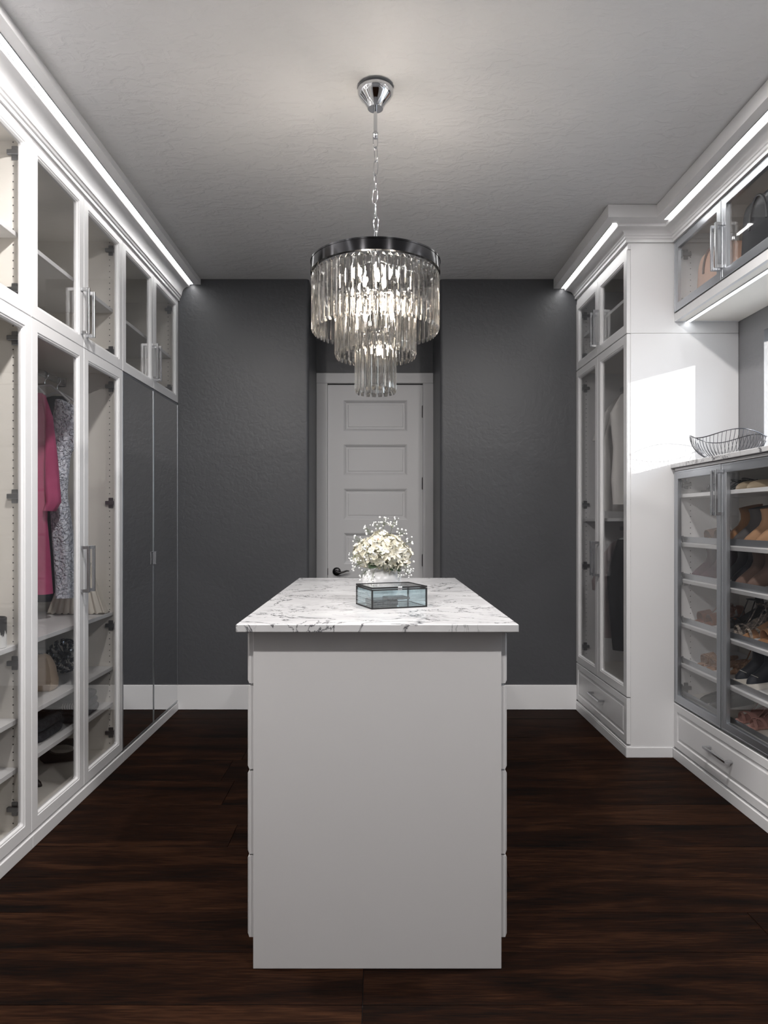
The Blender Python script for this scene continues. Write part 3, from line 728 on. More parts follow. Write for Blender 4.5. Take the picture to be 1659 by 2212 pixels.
for b0, t0, nb, sp in (((-0.03, -0.02, 0.06), (-0.052, -0.02, 0.102), 12, 0.018), ((-0.01, -0.01, 0.07), (-0.018, -0.01, 0.118), 13, 0.016), ((0.0, 0, 0.07), (0.010, -0.01, 0.132), 12, 0.018), ((0.03, 0, 0.06), (0.046, 0.0, 0.128), 16, 0.022),
                       ((0.05, 0, 0.05), (0.075, -0.01, 0.085), 12, 0.020), ((0.06, 0, 0.03), (0.110, -0.01, 0.055), 9, 0.018), ((-0.06, -0.02, 0.03), (-0.095, -0.03, 0.062), 10, 0.018), ((-0.06, -0.04, 0), (-0.105, -0.05, 0.0), 14, 0.020),
                       ((-0.04, -0.05, -0.02), (-0.088, -0.07, -0.030), 16, 0.024), ((-0.03, -0.06, -0.03), (-0.066, -0.08, -0.062), 14, 0.022), ((-0.01, -0.06, -0.03), (-0.040, -0.09, -0.085), 6, 0.018), ((0.06, -0.04, -0.02), (0.100, -0.06, -0.035), 18, 0.022),
                       ((0.06, -0.05, -0.03), (0.096, -0.07, -0.062), 14, 0.020), ((0.05, -0.05, -0.03), (0.066, -0.08, -0.075), 8, 0.014), ((-0.03, -0.07, 0.0), (-0.050, -0.098, 0.018), 16, 0.026), ((0.0, -0.07, 0.01), (-0.01, -0.100, 0.02), 8, 0.022)):
    sprig(b0, t0, nb, sp)
# glass jewellery box
jb = thing('jewellery_box', 'pressed glass box with black metal edges on the island', 'box', (-0.016, 2.312, 1.0357), math.radians(20.5))
BW, BD, BH = 0.201, 0.162, 0.066; e = 0.0024
ed = MB()
for x in (0, BW):
    for y in (0, BD): ed.box(x - e, x + e, y - e, y + e, 0, BH)
for z in (e, BH - 0.001):
    for y in (0, BD): ed.box(-e, BW + e, y - e, y + e, z - e, z + e * 0.7)
    for x in (0, BW): ed.box(x - e, x + e, 0, BD, z - e, z + e * 0.7)
part('edge_frame', ed, blackm, jb)
for nm, a in (('side_pane', (e, BW - e, -0.0012, 0.0012)), ('side_pane', (e, BW - e, BD - 0.0012, BD + 0.0012)), ('side_pane', (-0.0012, 0.0012, e, BD - e)), ('side_pane', (BW - 0.0012, BW + 0.0012, e, BD - e))):
    m = MB().box(*a, e, BH - 0.004); x0, x1, y0, y1 = a
    along = (x1 - x0) > (y1 - y0); n1 = 11 if along else 9; n2 = 4; u0, u1 = (x0, x1) if along else (y0, y1); o = (-0.0012 if (y0 if along else x0) < 0.01 else 0.0012)
    base_ = (y0 + y1) / 2 if along else (x0 + x1) / 2
    for iu in range(n1):
        for iz in range(n2):
            ua = u0 + (u1 - u0) * iu / n1; ub = u0 + (u1 - u0) * (iu + 1) / n1; za = e + (BH - 0.004 - e) * iz / n2; zb_ = e + (BH - 0.004 - e) * (iz + 1) / n2
            rg = []
            for q, off in ((0.0004, o), (0.003, o * 2.4)):
                r4 = [(ua + q, za + q), (ub - q, za + q), (ub - q, zb_ - q), (ua + q, zb_ - q)]
                rg.append([(u_, base_ + off, z_) if along else (base_ + off, u_, z_) for u_, z_ in r4])
            m.loft(rg, cap0=False)
    part(nm, m, pressed, jb)
part('base_mirror', MB().box(e, BW - e, e, BD - e, 0.001, 0.003), mirror, jb)
lid = MB()
for y in (0, BD): lid.box(-e, BW + e, y - e, y + e, BH + 0.0025, BH + 0.008)
for x in (0, BW): lid.box(x - e, x + e, 0, BD, BH + 0.0025, BH + 0.008)
ld_ = part('lid_frame', lid, blackm, jb)
part('lid_pane', MB().box(e, BW - e, e, BD - e, BH + 0.004, BH + 0.0065), pressed, ld_)
part('clasp', MB().box(BW * 0.46, BW * 0.54, -0.006, -0.003, BH - 0.004, BH + 0.008, 0.001), nickel, ld_)
jt = thing('jewellery_tray', 'dark glittering jewellery lying inside the glass box', 'jewellery', (-0.016, 2.312, 1.0357), math.radians(20.5))
jm = bump(pmat('dark_glitter', (0.02, 0.022, 0.026), 0.25, 0.6), 220, 0.9, 0.004, 3)
part('case', MB().box(0.018, 0.108, 0.03, 0.125, 0.0035, 0.026, 0.004), jm, jt)
part('case', MB().box(0.070, 0.150, 0.022, 0.090, 0.0265, 0.034, 0.003), jm, jt)

# ------------------------------------------------------------------ wire bowl on the ledge
wb_ = thing('wire_bowl', 'wavy dark wire fruit bowl on the marble ledge', 'bowl', (1.855, 3.615, 1.6565))
wire = pmat('dark_wire', (0.10, 0.10, 0.11), 0.3, 0.9)
def rimp(a, k=1.0): return (0.182 * k * math.cos(a), 0.182 * k * math.sin(a), 0.128 + 0.016 * math.sin(3 * a + 0.5))
part('rim', MB().tube([rimp(2 * PI * i / 72) for i in range(72)], 0.0026, 7, closed=True), wire, wb_, smooth=60)
part('base_ring', MB().tube([(0.052 * math.cos(2 * PI * i / 36), 0.052 * math.sin(2 * PI * i / 36), 0.0025) for i in range(36)], 0.0024, 6, closed=True), wire, wb_, smooth=60)
for i in range(58):
    a = 2 * PI * i / 58; rp = rimp(a); pts = []
    for j in range(8):
        t = j / 7; r = 0.052 + 0.130 * math.sin(t * PI / 2) ** 0.9; zz = 0.0025 + (rp[2] - 0.0025) * (1 - math.cos(t * PI / 2)) ** 0.85
        aa = a + 0.12 * t
        pts.append((r * math.cos(aa - 0.12), r * math.sin(aa - 0.12), zz))
    part('wire', MB().tube(pts, 0.0013, 5), wire, wb_)

# ------------------------------------------------------------------ clothes
pinkc = bump(vary(pmat('raspberry_fabric', (0.42, 0.05, 0.15), 0.75), (0.40, 0.045, 0.14), (0.55, 0.09, 0.22), 6), 60, 0.15, 0.003)
lace = pmat('grey_lace', (0.55, 0.57, 0.64), 0.7)
bump(vary(lace, (0.50, 0.53, 0.62), (0.82, 0.85, 0.93), 75, detail=2, lo=0.40, hi=0.58), 60, 1.0, 0.010, 1, kind='noise', ramp=(0.44, 0.56))
navyc = bump(pmat('navy_fabric', (0.012, 0.016, 0.026), 0.8), 50, 0.2, 0.003)
shirtc = bump(pmat('white_chiffon', (0.74, 0.72, 0.70), 0.7), 40, 0.12, 0.003)
mauvec = pmat('mauve_fabric', (0.34, 0.27, 0.28), 0.75)
blackc = pmat('black_fabric', (0.006, 0.006, 0.008), 0.85)
redc = pmat('burgundy_fabric', (0.14, 0.012, 0.022), 0.8)
hangw = pmat('white_hanger_plastic', (0.70, 0.71, 0.73), 0.35)
def garment_mesh(outline, depth, folds=6, amp=0.10, n=40, ph=0.0):
    # outline rows: (z, x_left, x_right), top to bottom, in the hanging plane
    rows = []
    for i in range(len(outline) - 1):
        (z0, l0, r0), (z1, l1, r1) = outline[i], outline[i + 1]
        k = max(1, int(abs(z0 - z1) / 0.03))
        for j in range(k):
            t = j / k; rows.append((z0 + (z1 - z0) * t, l0 + (l1 - l0) * t, r0 + (r1 - r0) * t))
    rows.append(outline[-1]); rings = []; zt = outline[0][0]
    for z, l, r in rows:
        c, a = (l + r) / 2, (r - l) / 2; g = min(1.0, (zt - z) / 0.35)
        b = depth * (0.35 + 0.65 * g)
        ring = []
        for j in range(n):
            th = 2 * PI * j / n; f = 1 + amp * g * math.sin(folds * th + ph + 1.2 * math.sin(z * 5))
            ring.append((c + a * math.cos(th) * (1 + 0.25 * (f - 1)), b * math.sin(th) * f + 0.25 * amp * depth * math.sin(9 * z + th), z))
        rings.append(ring)
    return MB().loft(rings)
def hanger_parts(t, hook_x, y, z_neck, half, drop, rodz):
    m = MB()
    for sx in (-1, 1):
        m.tube([(hook_x, y, z_neck), (hook_x + sx * half * 0.25, y, z_neck - drop * 0.05), (hook_x + sx * half * 0.6, y, z_neck - drop * 0.45), (hook_x + sx * half, y, z_neck - drop)], 0.006, 8)
    part('hanger', m, hangw, t, smooth=60)
    pts = [(hook_x, y, z_neck), (hook_x, y, rodz - 0.035)] + [(hook_x + 0.018 * math.sin(math.radians(a)) , y, rodz - 0.008 - 0.022 * math.cos(math.radians(a)) + 0.006) for a in range(20, 281, 30)]
    part('hanger_hook', MB().tube(pts, 0.0022, 6), chrome, t, smooth=60)
# left wardrobe: pink dress, lace dress, navy garment (hanging on the rod at x = -1.733)
t = thing('pink_dress', 'raspberry pink dress with wide sleeves behind the glass', 'dress', (-1.733, 3.44, 0))
half = lambda px: px / 428.6
dr = part('dress_body', garment_mesh([(1.978, -0.06, 0.050), (1.965, -0.075, 0.066), (1.90, -0.085, 0.078), (1.80, -0.09, 0.084), (1.62, -0.085, 0.080), (1.40, -0.075, 0.066), (1.34, -0.08, 0.064), (1.18, -0.10, 0.080), (0.968, -0.12, 0.096)], 0.06, 5, 0.12), pinkc, t, smooth=60)
for sx in (-1, 1):
    part('sleeve', garment_mesh([(1.968, sx * 0.05 - 0.012, sx * 0.05 + 0.012), (1.86, sx * 0.078 - 0.02, sx * 0.078 + 0.02), (1.66, sx * 0.090 - 0.03, sx * 0.090 + 0.03), (1.50, sx * 0.098 - 0.035, sx * 0.098 + 0.035), (1.43, sx * 0.108 - 0.040, sx * 0.108 + 0.030), (1.385, sx * 0.085 - 0.030, sx * 0.085 + 0.026)], 0.045, 4, 0.15, 28, 1.0), pinkc, t, smooth=60)
hanger_parts(t, 0, 0, 2.02, 0.06, 0.05, 2.097)
t = thing('lace_dress', 'silver-grey lace dress with short sleeves on a white hanger', 'dress', (-1.652, 3.56, 0))
LO = [(1.968, -0.024, 0.010), (1.950, -0.028, 0.05), (1.930, -0.030, 0.086), (1.86, -0.045, 0.104), (1.77, -0.056, 0.108), (1.735, -0.057, 0.100), (1.70, -0.058, 0.062), (1.66, -0.056, 0.050), (1.58, -0.050, 0.042), (1.50, -0.047, 0.036), (1.46, -0.047, 0.036), (1.38, -0.045, 0.050), (1.28, -0.042, 0.064), (1.15, -0.034, 0.070), (1.02, -0.025, 0.072), (0.935, -0.022, 0.074)]
part('dress_body', garment_mesh(LO, 0.048, 5, 0.10, 44, 0.5), lace, t, smooth=60)
hanger_parts(t, -0.081, 0.0, 2.045, 0.13, 0.085, 2.097)
t = thing('navy_coat', 'dark navy garment hanging between the pink and lace dresses', 'garment', (-1.733, 3.70, 0))
part('coat_body', garment_mesh([(2.01, -0.03, 0.03), (1.98, -0.14, 0.06), (1.90, -0.16, 0.06), (1.5, -0.17, 0.03), (1.15, -0.17, 0.0), (0.90, -0.17, -0.014)], 0.045, 4, 0.06), navyc, t, smooth=60)
hanger_parts(t, 0, 0, 2.03, 0.10, 0.05, 2.097)
# right tower: white shirt above, black trousers and mauve blouse below
part('hanging_rod', MB().box(0.02, WT - 0.02, 0.300, 0.320, 2.245, 2.273, 0.004), nickel, tl)
part('hanging_rod', MB().box(0.02, WT - 0.02, 0.300, 0.320, 1.268, 1.296, 0.004), nickel, tl)
t = thing('white_shirt', 'white blouse with burgundy collar lining hanging in the right tower', 'blouse', (1.722, 4.56, 0))
part('shirt_body', garment_mesh([(2.19, -0.06, 0.06), (2.16, -0.12, 0.12), (2.08, -0.19, 0.19), (1.90, -0.225, 0.21), (1.70, -0.215, 0.21), (1.50, -0.225, 0.21), (1.40, -0.20, 0.20)], 0.07, 6, 0.14), shirtc, t, smooth=60)
for sx in (-1, 1):
    part('sleeve', garment_mesh([(2.15, sx * 0.095 - 0.015, sx * 0.095 + 0.015), (2.05, sx * 0.180 - 0.03, sx * 0.180 + 0.03), (1.95, sx * 0.222 - 0.035, sx * 0.222 + 0.035), (1.87, sx * 0.245 - 0.035, sx * 0.245 + 0.035)], 0.045, 5, 0.1, 28), shirtc, t, smooth=60)
part('collar', MB().lathe([(0.058, 2.165), (0.062, 2.195), (0.054, 2.20), (0.05, 2.17)], 24), redc, t, smooth=50, label='burgundy collar lining')
hanger_parts(t, 0, 0, 2.205, 0.10, 0.04, 2.259)
t = thing('cream_top', 'off-white long top hanging in front of the white blouse in the tower', 'top', (1.722, 4.35, 0))
part('top_body', garment_mesh([(2.19, -0.05, 0.05), (2.14, -0.17, 0.17), (2.02, -0.235, 0.21), (1.80, -0.215, 0.21), (1.60, -0.235, 0.21), (1.44, -0.22, 0.20)], 0.05, 5, 0.12), shirtc, t, smooth=60)
hanger_parts(t, 0, 0, 2.205, 0.12, 0.05, 2.259)
t = thing('mauve_blouse', 'mauve grey blouse hanging in the lower half of the tower', 'blouse', (1.722, 4.60, 0))
part('blouse_body', garment_mesh([(1.225, -0.06, 0.06), (1.19, -0.14, 0.13), (1.08, -0.225, 0.20), (0.98, -0.235, 0.20), (0.80, -0.215, 0.19), (0.55, -0.20, 0.18)], 0.06, 6, 0.12), mauvec, t, smooth=60)
part('sleeve', garment_mesh([(1.16, -0.16, -0.12), (1.05, -0.23, -0.16), (0.93, -0.275, -0.19), (0.87, -0.270, -0.20)], 0.04, 4, 0.1, 28), mauvec, t, smooth=60)
hanger_parts(t, 0, 0, 1.24, 0.12, 0.05, 1.282)
t = thing('black_trousers', 'black trousers hanging in the lower half of the tower', 'trousers', (1.722, 4.42, 0))
part('trouser_leg', garment_mesh([(1.215, -0.165, 0.0), (1.10, -0.20, 0.0), (0.98, -0.232, 0.0), (0.75, -0.215, 0.0), (0.50, -0.195, 0.0)], 0.05, 3, 0.06), blackc, t, smooth=60)
part('trouser_leg', garment_mesh([(1.215, 0.0, 0.165), (1.10, 0.0, 0.18), (0.75, 0.01, 0.180), (0.46, 0.02, 0.160)], 0.05, 3, 0.06), blackc, t, smooth=60)
hanger_parts(t, 0, 0, 1.235, 0.15, 0.02, 1.282)

# ------------------------------------------------------------------ things on the left shelves
tag(part('vase', MB().lathe([(0.046, 0), (0.050, 0.003), (0.050, 0.118), (0.047, 0.120), (0.046, 0.05)], 40, cap1=False), None, loc=(-1.512, 2.685, 0.8355), smooth=40),
    'black and white drip-glazed vase at the left picture edge', 'vase')
vz = pmat('drip_glaze', (0.8, 0.8, 0.8), 0.45)
N, L, b = nodes(vz)
tc = N.new('ShaderNodeTexCoord'); mp = N.new('ShaderNodeMapping'); mp.inputs['Scale'].default_value = (90, 90, 6); L.new(tc.outputs['Object'], mp.inputs['Vector'])
tn = N.new('ShaderNodeTexNoise'); tn.inputs['Scale'].default_value = 1.6; L.new(mp.outputs[0], tn.inputs['Vector'])
sx_ = N.new('ShaderNodeSeparateXYZ'); L.new(tc.outputs['Object'], sx_.inputs[0])
mm = N.new('ShaderNodeMath'); mm.operation = 'MULTIPLY_ADD'; mm.inputs[1].default_value = 0.09; L.new(tn.outputs['Fac'], mm.inputs[0]); L.new(sx_.outputs['Z'], mm.inputs[2])
gt = N.new('ShaderNodeMath'); gt.operation = 'GREATER_THAN'; gt.inputs[1].default_value = 0.098; L.new(mm.outputs[0], gt.inputs[0])
mxx = N.new('ShaderNodeMix'); mxx.data_type = 'RGBA'; mxx.inputs['A'].default_value = (0.78, 0.78, 0.77, 1); mxx.inputs['B'].default_value = (0.02, 0.02, 0.022, 1)
L.new(gt.outputs[0], mxx.inputs['Factor']); L.new(mxx.outputs['Result'], b.inputs['Base Color'])
bpy.data.objects['vase.001'].data.materials.append(vz)
tag(part('bowl', MB().lathe([(0.035, 0), (0.05, 0.004), (0.078, 0.030), (0.088, 0.050), (0.085, 0.050), (0.07, 0.028), (0.03, 0.008)], 32), vm, loc=(-1.560, 2.630, 0.3375), smooth=40), 'plain white bowl low at the left picture edge', 'bowl')
# pleated handbag
beige = pmat('cream_leather', (0.62, 0.58, 0.51), 0.45); tan = pmat('beige_leather', (0.55, 0.44, 0.34), 0.5)
t = thing('pleated_handbag', 'cream pleated handbag on the shelf below the lace dress', 'handbag', (-1.614, 3.690, 0.8357), 0.0)
m = MB(); rings = []
NP = 44
for f, w, d in ((0, 0.150, 0.032), (0.012, 0.156, 0.040), (0.30, 0.128, 0.036), (0.6, 0.100, 0.028), (0.92, 0.070, 0.016), (1.0, 0.066, 0.010)):
    ring = []
    for j in range(NP):
        u = -1 + 2 * j / (NP - 1); pl = 0.010 * abs(math.sin(u * PI * 4.5)) * (1 - 0.2 * f)
        ring.append((u * w, -d * (1 - 0.5 * abs(u) ** 6) - pl, f * 0.265))
    for j in range(NP):
        u = 1 - 2 * j / (NP - 1); ring.append((u * w, d * (1 - 0.5 * abs(u) ** 6), f * 0.265))
    rings.append(ring)
part('bag_body', m.loft(rings), beige, t, smooth=35)
part('base_trim', MB().box(-0.155, 0.155, -0.044, 0.042, 0.0, 0.008, 0.003), pmat('dark_trim', (0.14, 0.12, 0.10), 0.5), t)
part('top_bar', MB().box(-0.068, 0.068, -0.014, 0.012, 0.262, 0.274, 0.003), nickel, t)
# beige flap bag
t = thing('flap_handbag', 'beige flap handbag with a chain edge on the second shelf', 'handbag', (-1.625, 3.235, 0.5357), 0.0)
part('bag_body', MB().loft([[(x, y, z) for x, y in ((-0.10, -d), (w, -d), (w + 0.004, -d * 0.4), (w + 0.004, d * 0.4), (w, d), (-0.10, d))] for z, w, d in ((0, 0.088, 0.034), (0.010, 0.096, 0.042), (0.050, 0.098, 0.042), (0.056, 0.095, 0.040), (0.11, 0.088, 0.034), (0.155, 0.070, 0.022), (0.17, 0.05, 0.010))]), tan, t, smooth=40)
part('flap', MB().loft([[(-0.101, -d - 0.004, z), (w + 0.003, -d - 0.004, z), (w + 0.003, -d - 0.0005, z), (-0.101, -d - 0.0005, z)] for z, w, d in ((0.046, 0.100, 0.0425), (0.060, 0.098, 0.0425), (0.11, 0.090, 0.0365), (0.155, 0.072, 0.0245), (0.172, 0.050, 0.012))]), tan, t)
part('chain_edge', MB().tube([(-0.10 + 0.15 * i / 30 + 0.0, -0.012 + 0.004 * math.cos(i * 2), 0.172 + 0.003 * math.sin(i * 2.1)) for i in range(31)], 0.003, 5), hingem, t)
# spiky ornament
t = thing('sphere_ornament', 'dark metallic sphere ornament of round studs on the second shelf', 'ornament', (-1.640, 3.585, 0.5357 + 0.092))
gun = pmat('gunmetal', (0.18, 0.20, 0.23), 0.12, 1.0)
part('core', MB().lathe([(0.022 * math.sin(PI * i / 8) + 1e-4, -0.022 * math.cos(PI * i / 8)) for i in range(9)], 14), gun, t, smooth=60)
stud = MB().lathe([(0.0012, 0.02), (0.0012, 0.080), (0.009, 0.081), (0.0115, 0.085), (0.009, 0.0895), (0.001, 0.0905)], 10).mesh('stud', 40); stud.materials.append(gun)
for i in range(72):
    zz = 1 - 2 * (i + 0.5) / 72; ph = i * 2.39996; rr = math.sqrt(1 - zz * zz)
    part('stud', stud, None, t, rot=align((rr * math.cos(ph), rr * math.sin(ph), zz)))
# folded clothes
knit = bump(vary(pmat('charcoal_knit', (0.03, 0.032, 0.04), 0.9), (0.018, 0.019, 0.024), (0.05, 0.052, 0.062), 70), 160, 0.5, 0.004)
knit2 = bump(vary(pmat('slate_knit', (0.06, 0.065, 0.08), 0.9), (0.045, 0.05, 0.062), (0.09, 0.095, 0.11), 50), 140, 0.4, 0.004)
striped = pmat('striped_knit', (0.5, 0.5, 0.5), 0.85)
N, L, b = nodes(striped)
tc = N.new('ShaderNodeTexCoord'); wv = N.new('ShaderNodeTexWave'); wv.inputs['Scale'].default_value = 28; wv.bands_direction = 'X'
cr = N.new('ShaderNodeValToRGB'); cr.color_ramp.interpolation = 'CONSTANT'; cr.color_ramp.elements[0].color = (0.03, 0.03, 0.035, 1); cr.color_ramp.elements[1].position = 0.5; cr.color_ramp.elements[1].color = (0.6, 0.6, 0.58, 1)
L.new(tc.outputs['Object'], wv.inputs['Vector']); L.new(wv.outputs['Fac'], cr.inputs['Fac']); L.new(cr.outputs['Color'], b.inputs['Base Color'])
def folded(nm, label, loc, rz, wx, wy, h, mat, layers=3, hem=None):
    t = thing(nm, label, 'clothing', loc, rz, 'folded clothes on the third wardrobe shelf')
    for k in range(layers):
        z0 = k * h / layers; hh = h / layers - 0.001; rings = []
        ins = 0.004 * k
        for i in range(9):
            f = i / 8; a = PI * f; bul = math.sin(a) ** 0.5 if 0 < f < 1 else 0.0
            ring = []
            for j in range(32):
                th = 2 * PI * j / 32; c, s_ = math.cos(th), math.sin(th); p = 0.32
                sx2 = math.copysign(abs(c) ** p, c); sy2 = math.copysign(abs(s_) ** p, s_)
                sag = 0.006 * math.sin(3 * th + k) * f
                ring.append(((wx / 2 - ins - 0.014 * (1 - bul)) * sx2, (wy / 2 - ins - 0.014 * (1 - bul)) * sy2, z0 + hh * f + sag * (1 if 0 < f else 0)))
            rings.append(ring)
        part('fold', MB().loft(rings), mat, t, smooth=60)
    if hem:
        part('striped_hem', MB().loft([[(x, wyf + 0.014 * math.cos(2 * PI * j / 12) , hem + 0.014 * math.sin(2 * PI * j / 12)) for j in range(12)] for x, wyf in ((wx / 2 - 0.09, -wy / 2 + 0.004), (wx / 2 - 0.02, -wy / 2 + 0.006), (wx / 2 + 0.004, -wy / 2 + 0.012))]), striped, t, smooth=60, label='black and white striped hem')
    return t
folded('folded_sweater', 'charcoal knitted sweater folded at the front of the third shelf', (-1.640, 3.17, 0.3375), 0.0, 0.28, 0.26, 0.085, knit, 2)
folded('folded_sweater', 'slate grey sweater with striped hem behind the charcoal one', (-1.600, 3.50, 0.3375), 0.05, 0.27, 0.30, 0.115, knit2, 3, 0.085)
# black bag with oval handle and boot on the cabinet floor
zf = 0.0745
t = thing('cutout_bag', 'black clutch with an oval cut-out handle on the wardrobe floor', 'handbag', (-1.665, 3.56, zf), 0.25)
m = MB(); out = [(-0.09, 0.0), (0.10, 0.02), (0.115, 0.125), (0.02, 0.115), (-0.09, 0.10)]
def oval(n=20): return [(0.022 + 0.062 * math.cos(2 * PI * j / n), 0.070 + 0.026 * math.sin(2 * PI * j / n)) for j in range(n)]
def outl(n=20):
    r = []
    for j in range(n):
        a = 2 * PI * j / n; c, s_ = math.cos(a), math.sin(a); k = 1 / max(abs(c) / 0.10, abs(s_) / 0.056)
        r.append((0.015 + c * k, 0.062 + s_ * k + 0.10 * c * k * 0.6 * 0.3))
    return r
o_, i_ = outl(), oval()
part('bag_panel', m.loft([[(x, y, z) for x, z in pl] for pl, y in ((o_, -0.012), (i_, -0.012), (i_, 0.012), (o_, 0.012))], ringclose=True), pmat('black_leather', (0.012, 0.012, 0.013), 0.35), t)
blk = MATS['black_leather']

# ------------------------------------------------------------------ shoes (local: heel at x = 0, toe towards +x)
def foot_ring(x0, x1, hw, z, tip=0.55, n=24):
    r = []
    L_ = x1 - x0; cx = (x0 + x1) / 2
    for j in range(n):
        a = 2 * PI * j / n; c, s_ = math.cos(a), math.sin(a)
        x = cx + L_ / 2 * c; wv_ = hw * math.copysign(abs(s_) ** 0.75, s_)
        if c > 0: wv_ *= (1 - (1 - tip) * c ** 2)
        r.append((x, wv_, z))
    return r
def shoe(label, cat_group, toe_x, y, zs, mat, kind, L=0.235, tilt=None, yaw=0.0, nm=None, sole=None, extra=None):
    tl_ = TILT if tilt is None else tilt
    dx = toe_x - (BX + 0.028)
    z = zs + math.tan(tl_) * max(0, dx) + 0.0015
    t = thing(nm or 'shoe', label, 'shoe', (toe_x, y, z), group=cat_group, rot=(0, tl_, PI + yaw))
    P = lambda n_, mb, mt, sm=50, lb=None, par=None: part(n_, mb, mt, par or t, loc=(-L, 0, 0) if not par else (0, 0, 0), smooth=sm, label=lb)
    so = sole or mat
    if kind == 'boot':
        P('sole', MB().loft([foot_ring(0.0, L, 0.036, 0.0, 0.4), foot_ring(0.0, L + 0.002, 0.037, 0.008, 0.4)]), so)
        P('heel_block', MB().box(0.004, 0.052, -0.026, 0.026, -0.0005, 0.012), so)
        rows = [(0.0, L, 0.036, 0.008), (-0.002, L - 0.004, 0.039, 0.020), (-0.002, L * 0.90, 0.040, 0.036), (0.0, L * 0.74, 0.039, 0.055), (0.004, L * 0.58, 0.038, 0.075), (0.010, L * 0.50, 0.037, 0.10), (0.010, L * 0.48, 0.040, 0.125)]
        rows.append((0.004, L * 0.49, 0.043, 0.150 if not extra else extra))
        rings = [foot_ring(a, b2, h, zz, 0.5 if zz < 0.04 else 0.8) for a, b2, h, zz in rows]
        top = rows[-1]; rings += [foot_ring(top[0] + 0.005, top[1] - 0.005, top[2] - 0.005, top[3], 0.8), foot_ring(top[0] + 0.008, top[1] - 0.008, top[2] - 0.008, top[3] - 0.05, 0.8)]
        P('upper', MB().loft(rings), mat)
        P('zip_seam', MB().tube([(0.045, -0.040, 0.03), (0.055, -0.039, 0.08), (0.06, -0.0425, 0.14)], 0.0012, 5), blackm)
    elif kind == 'flat':
        P('sole', MB().loft([foot_ring(0, L, 0.034, 0.0, 0.3), foot_ring(0, L, 0.035, 0.006, 0.3)]), so)
        rows = [(0, L, 0.035, 0.006), (-0.002, L - 0.004, 0.038, 0.016), (0.0, L * 0.95, 0.037, 0.026), (0.002, L * 0.84, 0.035, 0.038), (0.004, L * 0.72, 0.034, 0.043)]
        rings = [foot_ring(a, b2, h, zz, 0.4) for a, b2, h, zz in rows] + [foot_ring(0.008, L * 0.69, 0.030, 0.040, 0.6), foot_ring(0.010, L * 0.68, 0.027, 0.012, 0.6)]
        P('upper', MB().loft(rings), mat)
    elif kind == 'sneaker':
        P('sole', MB().loft([foot_ring(-0.004, L + 0.004, 0.042, 0.0, 0.62), foot_ring(-0.005, L + 0.005, 0.044, 0.012, 0.62), foot_ring(-0.004, L + 0.003, 0.043, 0.030, 0.62)]), so)
        rows = [(0, L - 0.002, 0.041, 0.030), (0, L - 0.008, 0.040, 0.046), (0.0, L * 0.88, 0.039, 0.062), (0.002, L * 0.70, 0.038, 0.080), (0.006, L * 0.55, 0.037, 0.105), (0.006, L * 0.51, 0.040, 0.135), (0.004, L * 0.52, 0.041, 0.150)]
        rings = [foot_ring(a, b2, h, zz, 0.62 if zz < 0.07 else 0.85) for a, b2, h, zz in rows] + [foot_ring(0.010, L * 0.50, 0.034, 0.150, 0.85), foot_ring(0.012, L * 0.49, 0.032, 0.10, 0.85)]
        P('upper', MB().loft(rings), mat)
        P('toe_stitch', MB().tube([(L * 0.80, -0.030, 0.058), (L * 0.86, 0, 0.068), (L * 0.80, 0.030, 0.058)], 0.0015, 5), so)
    else:   # slides and sandals: footbed, optional heel, straps
        hh = 0.055 if kind == 'heel' else 0.0
        zx = lambda x: hh * max(0, min(1, (0.62 * L - x) / (0.50 * L)))
        m = MB(); rings_t = []
        n = 24; lo = [(x, yy, zx(x)) for x, yy, _ in foot_ring(0, L, 0.036, 0, 0.62, n)]; up = [(x, yy, zx(x) + 0.012) for x, yy, _ in foot_ring(0, L, 0.0365, 0, 0.62, n)]
        P('footbed', MB().loft([lo, up]), so, 40)
        if kind == 'heel': P('heel_block', MB().loft([[(x * k2 + 0.004, yy * k2, zz) for x, yy in ((0, -0.024), (0.045, -0.026), (0.045, 0.026), (0, 0.024))] for k2, zz in ((0.85, 0.0), (1.0, hh * 0.95))]), mat, 30)
        def band(xc, wd, hgt, th=0.003, twist=0.0):
            mb = MB(); rg = []
            for j in range(13):
                a = PI * j / 12; yy = 0.038 * math.cos(a); zz = zx(xc) + 0.004 + hgt * math.sin(a) ** 0.8
                tw = twist * math.cos(a)
                rg.append([(xc - wd + tw, yy, zz), (xc + wd + tw, yy, zz), (xc + wd + tw, yy * 1.04, zz + th), (xc - wd + tw, yy * 1.04, zz + th)])
            P('strap', mb.loft(rg), mat, 40)
        if kind == 'slide': band(L * 0.66, 0.030, 0.052)
        else:
            band(L * 0.80, 0.007, 0.036, twist=0.012); band(L * 0.72, 0.007, 0.042, twist=-0.014)
        if kind == 'heel' or extra == 'ankle':
            P('ankle_strap', MB().tube([(0.034 + 0.036 * math.cos(2 * PI * j / 20), 0.034 * math.sin(2 * PI * j / 20), zx(0.03) + 0.062 + 0.010 * math.cos(2 * PI * j / 20)) for j in range(20)], 0.0032, 6, closed=True), mat)
            for sy in (-1, 1): P('strap', MB().tube([(L * 0.62, sy * 0.036, zx(L * 0.62) + 0.010), (L * 0.42, sy * 0.035, zx(L * 0.4) + 0.030), (0.05, sy * 0.032, zx(0.03) + 0.062)], 0.003, 6), mat)
            P('heel_cup', MB().loft([[(0.012 - 0.014 * math.sin(a), 0.034 * math.cos(a), zx(0.01) + z0 + 0.010) for a in [PI * j / 10 for j in range(11)]] + [(0.015 - 0.014 * math.sin(a), 0.031 * math.cos(a), zx(0.01) + z0 + 0.010) for a in [PI * (10 - j) / 10 for j in range(11)]] for z0 in (0.0, 0.055)]), mat, 40)
    return t
def shade(name, c, r=0.8): return bump(pmat(name, c, r), 120, 0.15, 0.002)
